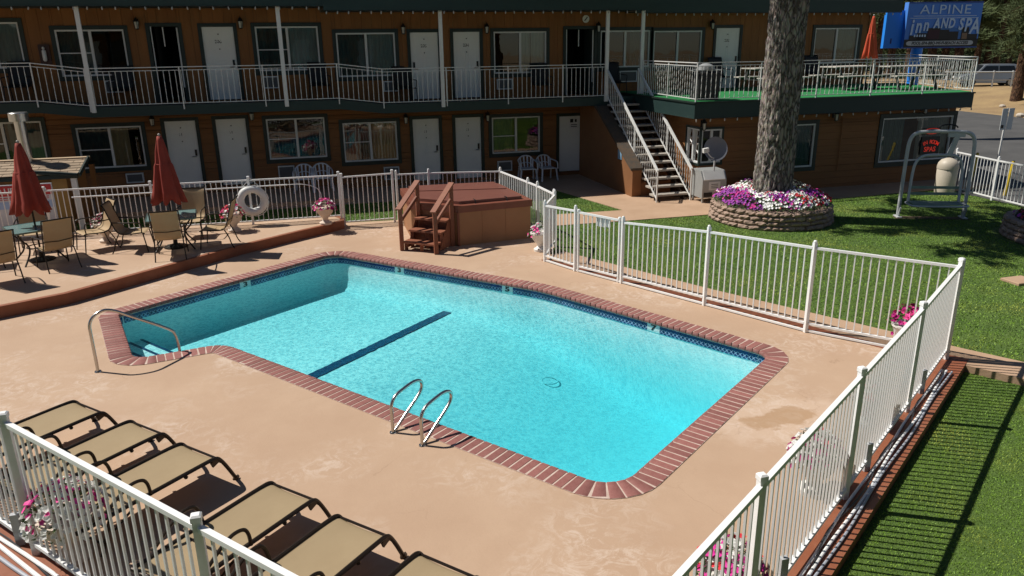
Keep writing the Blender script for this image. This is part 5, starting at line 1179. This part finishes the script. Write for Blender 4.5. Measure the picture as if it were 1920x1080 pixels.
m = MB(); m.bar(Q(cx+.22,0,1.6), Q(cx+.36,0,2.12), .05, .12); m.bar(Q(cx+.12,0,2.1), Q(cx+.52,0,2.1), .06, .10); m.build('hanger_arm', galv, SW)
m = MB(); m.tube([Q(cx+.1+.22*math.cos(a), .0, 2.28+.08*math.sin(a)) for a in np.linspace(0,math.pi,9)], .018, 6); m.build('cable_clip', blackp, SW, True)
seat = arc([(cx-.70,.02),(cx+.66,.02),(cx+.66,.62),(cx-.70,.62)], .14, 5)
m = MB(); m.tube([Q(p.x, p.y, .40) for p in seat], .026, 8, True); m.build('seat_frame', galv, SW, True)
for k in range(4): m = MB(); m.bar(Q(cx-.62,.10+.12*k,.42), Q(cx+.58,.10+.12*k,.42), .09, .016); m.build('seat_slat', mat('worn_slat',(.20,.28,.22),.6,var=(6,(.28,.33,.28),.7)), SW)
for k in range(2): m = MB(); m.bar(Q(cx-.6,.03,.62+.16*k), Q(cx+.58,.03,.62+.16*k), .016, .07); m.build('back_slat', mat('worn_slat',(.2,.28,.22)), SW)
# ---- litter bin with domed lid
tc_ = Vector((18.55,18.0,0)); LB = thing('litter_bin', 'beige cylindrical litter bin with a domed lid by the street fence', 'litter bin', tc_)
binm = mat('beige_plastic', (.52,.46,.37), .5, var=(4,(.46,.40,.32),.7)); m = MB(); m.lathe([(.25,0),(.27,.02),(.285,.72),(.27,.74)], 28); m.build('bin', binm, LB, True); m = MB(); m.lathe([(.295,.73),(.295,.80),(.27,.90),(.20,.99),(.08,1.04),(.02,1.05)], 28); m.build('lid', binm, LB, True)
# ---- ice freezer, satellite dish, black bin by the office corner
IF = thing('ice_freezer', 'grey metal ice freezer on legs at the office corner', 'freezer', (11.4,19.5,0), world=True)
fz = mat('freezer_grey', (.42,.43,.42), .4, .3, var=(3,(.36,.37,.36),.7)); x0, x1, y0, y1 = 11.02, 11.78, 19.02, 19.62
yz([(y0,.14),(y0,.66),(y0+.14,.90),(y1,.92),(y1,.14)], x0, x1).build('body', fz, IF, fix=True); yz([(y0-.02,.665),(y0+.13,.915),(y0+.15,.90),(y0+.0,.65)], x0+.05, x1-.05).build('lid', whitep, IF, fix=True)
m = MB(); m.box(x0+.2,x1-.2,y0-.012,y0-.002,.36,.60); nt_ = m.build('notice', whitep, IF); m = MB()
for k in range(3): m.box(x0+.27,x1-.27,y0-.016,y0-.0125,.42+.05*k,.435+.05*k)
m.build('notice_print', blackp, nt_, org=IF['_o']); m = MB(); m.box(x0+.05,x0+.32,y0-.01,y0-.002,.17,.30); m.build('vent', black, IF)
for x in (x0+.04,x1-.04):
    for y in (y0+.04,y1-.04): m = MB(); m.box(x-.02,x+.02,y-.02,y+.02,0,.14); m.build('leg', fz, IF)
dc = atY(1342,279,18.95); SDH = thing('satellite_dish', 'grey satellite dish on a pole above the ice freezer', 'satellite dish', (dc.x,18.95,0), world=True)
dn = Vector((-.2,-.93,.25)).normalized(); dx = dn.orthogonal().normalized(); dy = dn.cross(dx); m = MB(); rings = 7
for k in range(rings+1):
    r = .34*k/rings; 
    for j in range(24): a = 2*math.pi*j/24; m.v.append(tuple(dc+(dx*math.cos(a)+dy*math.sin(a))*max(r,.002)+dn*(r*r*.55-.06)))
for k in range(rings):
    for j in range(24): m.f.append((k*24+j, k*24+(j+1) % 24, (k+1)*24+(j+1) % 24, (k+1)*24+j))
m.build('reflector', mat('dish_grey',(.20,.21,.24),.45,.3), SDH, 'all')
lb = dc+Vector((-.36,-.12,-.02)); m = MB(); m.tube(smooth([dc+Vector((.05,.02,-.27)), dc+Vector((-.2,-.12,-.22)), lb], 2), .014, 6); m.build('arm', galv, SDH, True); m = MB(); m.bar(lb+Vector((-.10,0,.0)), lb+Vector((.06,0,.02)), .10, .12); m.build('receiver', whitep, SDH)
m = MB(); m.tube([(dc.x+.03,19.02,.9),(dc.x+.03,19.02,dc.z-.05)], .025, 8); m.build('pole', galv, SDH, True)
bb = at(1386,369); BBN = thing('black_bin', 'black round-topped bin against the office wall, left of the pine', 'bin', (bb.x+.3,19.45,0)); m = MB(); m.lathe([(.26,0),(.29,.42),(.30,.44),(.27,.50),(.15,.54),(.02,.55)], 18); m.build('body', black, BBN, True)
m = MB(); m.tube([(-.1,0,.545),(0,0,.58),(.1,0,.545)], .015, 6); m.build('lid_handle', black, BBN, True)
# ================================================================ SHELTER BEHIND THE PATIO
HY = 20.35
eL, eR = atY(-60,340,HY), atY(146,326,HY); rL, rR = atY(-60,303,HY+1.1), atY(153,296,HY+1.1)
HUT = thing('barbecue_shelter', 'low shelter with a tan shingle roof behind the left patio table', 'shelter', ((eL.x+eR.x)/2,HY+.8,0), world=True)
tanr = mat('tan_shingle', (.33,.25,.17), .9, rnd=.13, var=(7,(.26,.19,.13),.8), bump=(60,.6,.01)); zE, zR = eR.z, rR.z
nrow = 6
for k in range(nrow):
    u0, u1 = k/nrow, (k+1.18)/nrow; x = eL.x-(.17*(k % 2))
    while x < eR.x-.02:
        xa, xb = max(x, eL.x), min(x+.34, eR.x); x += .345
        if xb-xa < .05: continue
        g = lambda u, d: (HY+1.1*u, zE+(zR-zE)*min(u,1)+d)
        (ya, za), (yb, zb) = g(u0,.022), g(min(u1,1),.008); MB().add([(xa+.003,ya,za-.012),(xb-.003,ya,za-.012),(xb-.003,yb,zb-.012),(xa+.003,yb,zb-.012),(xa+.003,ya,za),(xb-.003,ya,za),(xb-.003,yb,zb),(xa+.003,yb,zb)], [(0,3,2,1),(4,5,6,7),(0,1,5,4),(1,2,6,5),(2,3,7,6),(3,0,4,7)]).build('shingle', tanr, HUT)
m = MB(); m.add([(eL.x,HY+.02,zE-.03),(eR.x-.01,HY+.02,zE-.03),(eR.x-.01,HY+1.1,zR-.02),(eL.x,HY+1.1,zR-.02),(eR.x-.01,HY+2.2,zE-.03),(eL.x,HY+2.2,zE-.03)], [(0,1,2,3),(3,2,4,5),(3,2,1,0),(5,4,2,3)]); m.build('roof_deck', dark_in, HUT)
m = MB(); m.bar((eL.x,HY+1.1,zR+.012),(eR.x+.05,HY+1.1,zR+.012),.2,.03); m.build('ridge_cap', mat('ridge_tan',(.42,.31,.20),.85), HUT); m = MB(); m.box(eL.x,eR.x,HY-.01,HY+.015,zE-.10,zE-.005); m.build('fascia', green, HUT)
m = MB(); m.tube(smooth([(eR.x-1.0,HY-.06,zE+.10),(eR.x-.6,HY-.05,zE+.06),(eR.x+.0,HY-.04,zE-.02)],2), .05, 8); m.bar((eR.x+.03,HY,zE-.02),(eR.x+.03,HY+1.1,zR),.04,.10); m.build('gutter', green, HUT, True)
for x, y in ((eR.x-.14,HY+.12),(eL.x+.3,HY+.12),(eR.x-.14,HY+2.0),(eL.x+.3,HY+2.0)): m = MB(); m.box(x-.06,x+.06,y-.05,y+.05,-.02,zE-.04); m.build('post', whitep if x > -6 and y < HY+1 else wood, HUT)
m = MB(); m.box(eL.x+.1,eR.x-.3,HY+1.9,HY+1.95,0,zE-.05); m.build('back_wall', wood, HUT)
m = MB(); m.box(eR.x-.62,eR.x-.30,HY+.10,HY+.14,.05,zE-.06); m.build('wall_panel', mat('ochre_panel',(.34,.19,.05),.7,var=(5,(.27,.15,.04),.8)), HUT); m = MB(); m.box(eR.x-1.15,eR.x-.85,HY+.3,HY+.34,.05,zE-.2); m.build('wall_panel', wood, HUT)
m = MB(); m.box(eR.x-2.1,eR.x-1.25,HY+.25,HY+.75,.02,.78); m.build('grill_counter', mat('counter_white',(.5,.5,.52),.5), HUT)
pt = atY(33,212,HY+1.0); pb = atY(50,285,HY+1.0); SP = thing('stove_pipe', 'shiny metal stove pipe with a round cap above the shelter roof', 'stove pipe', (pb.x,HY+1.0,zR), world=True)
tin = mat('shiny_tin', (.62,.62,.62), .28, 1, var=(5,(.5,.5,.5),.7)); m = MB(); m.tube([(pt.x,HY+1.0,zR-.05),(pt.x,HY+1.0,pt.z-.12)], .125, 20); m.build('pipe', tin, SP, True); m = MB(); m.lathe([(.15,-.20),(.215,-.19),(.215,.0),(.20,.015),(.02,.02)], 24, (pt.x,HY+1.0,pt.z)); m.build('cap', tin, SP, True)
# warning board behind the fence
wl = atY(-75,352,19.9); wr = atY(98,352,19.9); NL = thing('warning_board', 'white board with a red NO LIFEGUARD band behind the left umbrella', 'sign', ((wl.x+wr.x)/2,19.9,.02), world=True)
WZ0, WZ1 = wl.z-.82, wl.z+.0; cxw = wr.x-.98; m = MB(); m.box(wl.x,wr.x,19.88,19.92,.0,WZ1); m.build('board', mat('board_white',(.55,.56,.60),.5), NL)
m = MB(); m.box(wl.x+.02,wr.x-.02,19.872,19.879,WZ1-.26,WZ1-.02); m.build('red_band', mat('sign_red',(.45,.03,.035),.5), NL); text('lettering', 'NO LIFEGUARD', .17, whitep, NL, facing((wr.x-.72,19.87,WZ1-.14),(0,-1,0)), .002, bold=.004)
m = MB(); m.box(wl.x+.1,wr.x-.1,19.872,19.879,WZ1-.31,WZ1-.29); m.box(wl.x+.1,wr.x-.1,19.872,19.879,WZ1-.35,WZ1-.335); m.build('red_line', mat('sign_red',(.45,.03,.035)), NL)
m = MB(); m.box(wl.x+.02,wr.x-.62,19.872,19.879,WZ1-.56,WZ1-.39); m.box(wr.x-.55,wr.x-.02,19.872,19.879,WZ1-.56,WZ1-.39); m.build('blue_band', mat('sign_lightblue',(.32,.42,.62),.5), NL)
text('lettering', 'ON', .17, mat('sign_navy',(.015,.03,.14),.5), NL, facing((wr.x-.78,19.87,WZ1-.475),(0,-1,0)), .002, bold=.006); text('lettering', '01', .13, mat('sign_navy',(.015,.03,.14)), NL, facing((wr.x-.16,19.87,WZ1-.475),(0,-1,0)), .002, bold=.004)
# ================================================================ SUN DECK AND BALCONY FURNITURE
ptw = mat('bleached_wood', (.50,.47,.42), .7, rnd=.1, var=(8,(.42,.39,.34),.8)); pts_ = mat('picnic_steel', (.05,.05,.05), .5)
def picnic(label, p, rz):
    t = thing('picnic_table', label, 'picnic table', (p[0],p[1],2.812), R(rz), 'picnic tables on the sun deck')
    for k in range(5): inst('top_plank', PTP, t, (0,-.30+.15*k,.72))
    for s in (-1,1):
        for k in range(2): inst('bench_plank', PTP, t, (0,s*.62+.15*k-.075,.43))
        m = MB(); m.bar((.7*s,-.30,.70),(.7*s,-.62,0),.05,.08); m.bar((.7*s,.30,.70),(.7*s,.62,0),.05,.08); m.bar((.72*s,-.72,.40),(.72*s,.72,.40),.04,.07); m.bar((.7*s,-.34,.69),(.7*s,.34,.69),.05,.06); m.build('leg_frame', pts_, t)
PTP = MB().bbox(-.95,.95,-.068,.068,0,.035,.006).mesh('plank', ptw)
picnic('picnic table on the sun deck nearest the orange umbrella', (18.2,22.4), 8); picnic('sunlit picnic table at the right end of the sun deck', (19.9,21.6), -4); picnic('picnic table on the sun deck seen left of the pine trunk', (15.4,22.6), 4)
darkf = mat('dark_furniture', (.012,.012,.013), .6); src = [o for o in COL.objects if o.name == 'patio_chair'][0]
for lab, p, rz in (('dark chair on the balcony under the window left of door 206', (-4.6,24.45), -90), ('dark chair on the balcony between two windows right of door 206', (.9,24.5), -85), ('dark chair on the balcony left of door 205', (3.5,24.5), -80), ('dark chair on the balcony by the open doorway', (8.0,24.45), -95), ('dark chair on the balcony at the head of the stairs', (10.6,24.4), -90), ('dark chair on the sun deck right of door 202', (14.6,24.4), -85), ('dark chair on the sun deck under the far right window', (18.6,24.5), -90), ('dark chair on the balcony at the far left', (-7.2,24.4), -90)):
    o = copy_tree(src); tag(o, lab, 'chair', 'dark chairs on the upper floor'); o.name = 'balcony_chair'; place(o, p, rz, floor2(p[0]) if p[0] < 11 else 2.812)
    for c in o.children:
        for s_ in c.material_slots: s_.link = 'OBJECT'; s_.material = darkf
gr = thing('gas_grill', 'covered dark grill at the corner of the sun deck', 'grill', (11.45,20.0,2.812)); m = MB(); m.bbox(-.32,.32,-.26,.26,.0,.80,.05); m.build('cover', darkf, gr); m = MB(); m.bbox(-.42,.40,-.2,.2,.80,.84,.01); m.lathe([(.26,.84),(.24,.93),(.1,1.0),(.02,1.01)], 14); m.build('lid', mat('lid_grey',(.30,.31,.31),.4), gr)
fe = atY(84,101,WY-.08); FE = thing('wall_box', 'dark wall box with a white fixture at the left end of the balcony', 'wall box', (fe.x,WY-.1,fe.z-.2), world=True); m = MB(); m.box(fe.x-.14,fe.x+.14,WY-.09,WY-.036,fe.z-.28,fe.z+.25); m.build('box', mat('dark_box',(.05,.02,.015),.5), FE); m = MB(); m.lathe([(.03,-.2),(.055,-.17),(.055,.08),(.02,.12),(.04,.15),(.02,.19)], 10, (fe.x,WY-.14,fe.z)); m.build('cylinder', whitep, FE, True)
# ================================================================ STREET SIDE
SY = 30.0; s0, s1 = atY(1705,4,SY), atY(1811,89,SY); SG = thing('inn_sign', 'blue ALPINE INN AND SPA sign board on a blue post', 'sign', ((s0.x+s1.x)/2,SY,-.1), world=True)
sb = mat('sign_blue', (.08,.27,.75), .4, var=(.8,(.07,.23,.66),.8)); sbl = mat('sign_bright_blue', (.01,.25,.85), .45); cxs = (s0.x+s1.x)/2; WS, HS = s1.x-s0.x, s0.z-s1.z; zs = s1.z
fd_ = Vector((-.18,-1,0)).normalized(); sx_ = Vector((0,0,1)).cross(fd_)
SP_ = lambda u, v, d=0: Vector((s0.x,SY,zs))+sx_*(u*WS)+U*(v*HS)+fd_*d
m = MB(); m.bar(SP_(0,.5,-.15), SP_(1,.5,-.15), .3, HS); m.build('board', sb, SG); m = MB()
for v in (.985,.015): m.bar(SP_(0,v,.01), SP_(1,v,.01), .02, .05)
m.build('frame', mat('frame_blue',(.03,.09,.35),.4), SG)
m = MB(); m.bar(SP_(-.235,.42,-.32), SP_(.02,.42,-.32), .2, HS*.82); m.build('side_box', sbl, SG)
pale = mat('sign_pale', (.62,.76,.9), .5); m = MB(); m.tube([SP_(.22,-.0,-.15), Vector((SP_(.22,0,-.15).x,SP_(.22,0,-.15).y,-.2))], .24, 14); m.build('post', sbl, SG, True)
text('lettering', 'ALPINE', .56, pale, SG, facing(SP_(.50,.83,.02), fd_), .01, xs=1.3, spacing=1.08); m = MB(); m.bar(SP_(.08,.70,.012), SP_(.93,.70,.012), .02, .025); m.bar(SP_(.04,.655,.012), SP_(.96,.655,.012), .02, .025); m.build('line', pale, SG)
for i, (ch, u, s) in enumerate((('i',.06,.98),('n',.15,.86),('n',.25,.74),('A',.39,.58),('N',.49,.58),('D',.59,.58),('S',.72,.70),('P',.81,.80),('A',.91,.94))): text('lettering', ch, s, pale, SG, facing(SP_(u+.015,.53-(s-.58)*.20,.03), fd_), .01, xs=.72, bold=.02, shear=.12)
arcp = [SP_(.5+.40*math.cos(a), .20+.27*math.sin(a), .008) for a in np.linspace(0, math.pi, 20)]; m = MB(); n_ = len(arcp); m.add(arcp, [tuple(range(n_))]); m.build('glow_arc', mat('sign_midblue',(.06,.20,.50),.5), SG)
m = MB()
for u, w_, h_ in ((.06,.20,.10),(.16,.18,.15),(.30,.17,.26),(.47,.12,.22),(.58,.14,.18),(.76,.10,.27),(.86,.12,.12)): m.bar(SP_(u,.18+h_/2,.014), SP_(u+w_,.18+h_/2,.014), .008, h_*HS)
m.build('skyline', black, SG); m = MB(); m.bar(SP_(.30,.30,.02), SP_(.46,.30,.02), .008, .2*HS); m.build('skyline_house', mat('sign_maroon',(.05,.012,.02),.5), SG); m = MB()
for k in range(5): m.bar(SP_(.12+.035*k,.275,.022), SP_(.14+.035*k,.275,.022), .006, .05*HS)
m.build('skyline_windows', pale, SG); m = MB(); m.bar(SP_(.77,.26,.022), SP_(.84,.26,.022), .006, .13*HS); m.build('skyline_tower', mat('sign_tan',(.30,.18,.10),.5), SG)
m = MB(); m.bar(SP_(.0,.10,.014), SP_(1,.10,.014), .008, .19*HS); m.build('dark_band', black, SG); m = MB(); q = arc([(0.03,.06),(.94,.06),(.94,.16),(.03,.16)], .045, 5); m.add([SP_(p.x,p.y,.022) for p in q], [tuple(range(len(q)))]); m.build('plate', mat('plate_white',(.6,.6,.56),.5), SG)
text('lettering', 'POOL-SPA-BBQ-WI-FI-BEACH ACCESS', .19, black, SG, facing(SP_(.485,.108,.028), fd_), .004, xs=.86, bold=.004, shear=.2); text('lettering', '1', .3, mat('sign_navy',(.015,.03,.14)), SG, facing(SP_(-.14,.16,-.21), fd_), .01, bold=.01)
# street sign seen from behind, leaning yellow guards
g0 = Vector((20.75,18.35,-.1)); SS = thing('street_sign', 'white back of a two-panel street sign on a thin post', 'street sign', g0, world=True); tp_ = g0+Vector((.06,.0,2.48)); m = MB(); m.bar(g0, tp_, .05, .03); m.build('post', whitep, SS)
for s in (-1,1): m = MB(); c = g0.lerp(tp_,.87)+Vector((.125*s,-.04,.0)); m.bar(c-U*.32, c+U*.32, .20, .012, up=(0,1,0)); m.build('panel', mat('sign_back_white',(.62,.64,.64),.5), SS)
m = MB(); c = g0.lerp(tp_,.87)+Vector((-.15,-.05,-.22)); m.bar(c-U*.05, c+U*.05, .09, .006, up=(0,1,0)); m.build('sticker', black, SS)
yel = mat('yellow_guard', (.60,.42,.02), .5)
for (px, py, lab) in ((1806,352,'leaning yellow guy wire guard near the litter bin'), (1872,372,'leaning yellow guy wire guard below the street sign')):
    p = at(px, py, -.1)+Vector((.5,.25,0)); t = thing('yellow_guard', lab, 'guard post', p, world=True); MB().tube([p, p+Vector((.22,.1,1.0))], .045, 8).build('sleeve', yel, t, True); MB().tube([p+Vector((.21,.095,.97)), p+Vector((.225,.102,1.02))], .03, 8).build('end_cap', blackp, t)
# ---- parked cars
def car(label, p, rz, paint, L=4.6, W=1.82, suv=True, z=-.1):
    t = thing('parked_car', label, 'car', (p[0],p[1],z), R(rz), 'cars parked on the street side'); H = 1.75 if suv else 1.42; hw = W/2
    prof = [(-L/2,.42),(-L/2+.02,.85),(-L/2+.15,.98),(-L/2+.35,H-.10) if suv else (-L/2+.75,H-.12),(-L/2+.7,H) if suv else (-L/2+1.35,H),(.25,H),(.55,H-.06),(1.15,1.02),(L/2-.35,.93),(L/2-.05,.78),(L/2,.45),(L/2-.08,.28),(-L/2+.1,.28)]
    sec = [(-1,.0),(-.97,.10),(-.8,.22)] ; m = MB(); n = len(prof)
    ys_ = [(-hw,1.0),(-hw*.97,1.0),(hw*.97,1.0),(hw,1.0)]
    for y, k in ((-1,0),(-.93,1),(.93,1),(1,0)):
        for (x, zz) in prof:
            nar = max(0, (zz-.95)/(H-.95))*.20; yy = y*hw*(1-nar*(1 if abs(y) == 1 else 1)); m.v.append((x*(1 if k else .985), yy, zz if k else (zz-.03 if zz > .6 else zz+.03)))
    for r in range(3):
        for i in range(n): m.f.append((r*n+i, r*n+(i+1) % n, (r+1)*n+(i+1) % n, (r+1)*n+i))
    m.f.append(tuple(range(n))[::-1]); m.f.append(tuple(range(3*n,4*n))); m.build('body', paint, t, True, fix=True)
    cg = mat('car_glass', (.012,.015,.018), .06)
    for s in (-1,1):
        y0 = s*(hw*.985-.02); y1 = s*(hw*.84+.01); xr = -L/2+.45 if suv else -L/2+1.0
        for xa, xb, xc, xd in ((xr,-.55,-.50,xr+.28), (-.47,.98,.45,-.43)): m = MB(); q = [(xa,y0*.995,1.02),(xb,y0*.995,1.02),(xc,y1,H-.14),(xd,y1,H-.14)]; m.add([(x,y+s*.012,z_) for x,y,z_ in q],[(0,1,2,3)]); m.build('side_window', cg, t)
        for x in (-L/2+.85, L/2-.88):
            m = MB(); m.tube([(x,s*(hw-.20),.33),(x,s*(hw+.01),.33)], .33, 20); wh = m.build('wheel', mat('tyre',(.015,.015,.015),.8), t, True); m = MB(); m.tube([(x,s*(hw+.012),.33),(x,s*(hw+.022),.33)], .2, 14); m.build('rim', mat('rim_grey',(.4,.41,.42),.3,.9), wh)
        m = MB(); m.bbox(L/2-.16,L/2-.0,s*hw*.82-.16,s*hw*.82+.16,.62,.78,.03); m.build('headlight', mat('lamp_clear',(.6,.62,.62),.1), t); m = MB(); m.bbox(-L/2-.0,-L/2+.08,s*hw*.86-.1,s*hw*.86+.1,.75,1.0,.02); m.build('tail_light', mat('lamp_red',(.3,.01,.01),.2), t)
    m = MB(); m.add([(1.17,-hw*.80,1.04),(1.17,hw*.80,1.04),(.60,hw*.70,H-.10),(.60,-hw*.70,H-.10)],[(0,1,2,3)]); 
    m.v = [(x+.02,y,z_+.015) for x,y,z_ in m.v]; m.build('windscreen', cg, t); return t
silver = mat('silver_paint', (.34,.36,.38), .28, .6, coat=.6); wcar = mat('white_car_paint', (.72,.74,.76), .3, coat=.6); dcar = mat('dark_car_paint', (.03,.035,.045), .25, .3, coat=.7)
q = at(1868,160,.75); car('silver off-roader parked behind the pipe fence', (q.x,q.y+1), 152, silver, z=.65)
a = at(1838,163,.7); b_ = at(1899,163,.7); PFN = thing('pipe_fence', 'low grey pipe fence on the dirt bank beyond the street', 'fence', a, world=True); d = (b_-a)
for zz in (.55,1.15): m = MB(); m.tube([a-d*1.2+U*zz, b_+d*1.2+U*zz], .05, 7); m.build('rail', galv, PFN, True)
for s in (-1.1,-.35,.35,.93,1.7): m = MB(); m.bar(a+d*s-U*.3, a+d*s+U*1.25, .09, .09); m.build('post', galv, PFN)
# loose stones at the road edge
for k, (px, py) in enumerate(((1914,213),(1880,196),(1893,207))):
    p = at(px, py, .1); m = MB(); m.ball((0,0,.0), .25-.05*k, 8, 5, .6); m.v = [(x*(1+.2*noise.noise((x*5,y*5,k))),y,z) for x,y,z in m.v]; o = m.build('rock', mat('pale_rock',(.5,.44,.36),.9)); o.location = (p.x,p.y,.0); tag(o, ['largest pale rock at the far road edge, right edge of the picture','pale rock on the far road edge nearest the deck','small pale rock at the far road edge'][k], 'rock', 'rocks at the road edge')

for o in list(COL.objects):
    if '_o' in o: del o['_o']
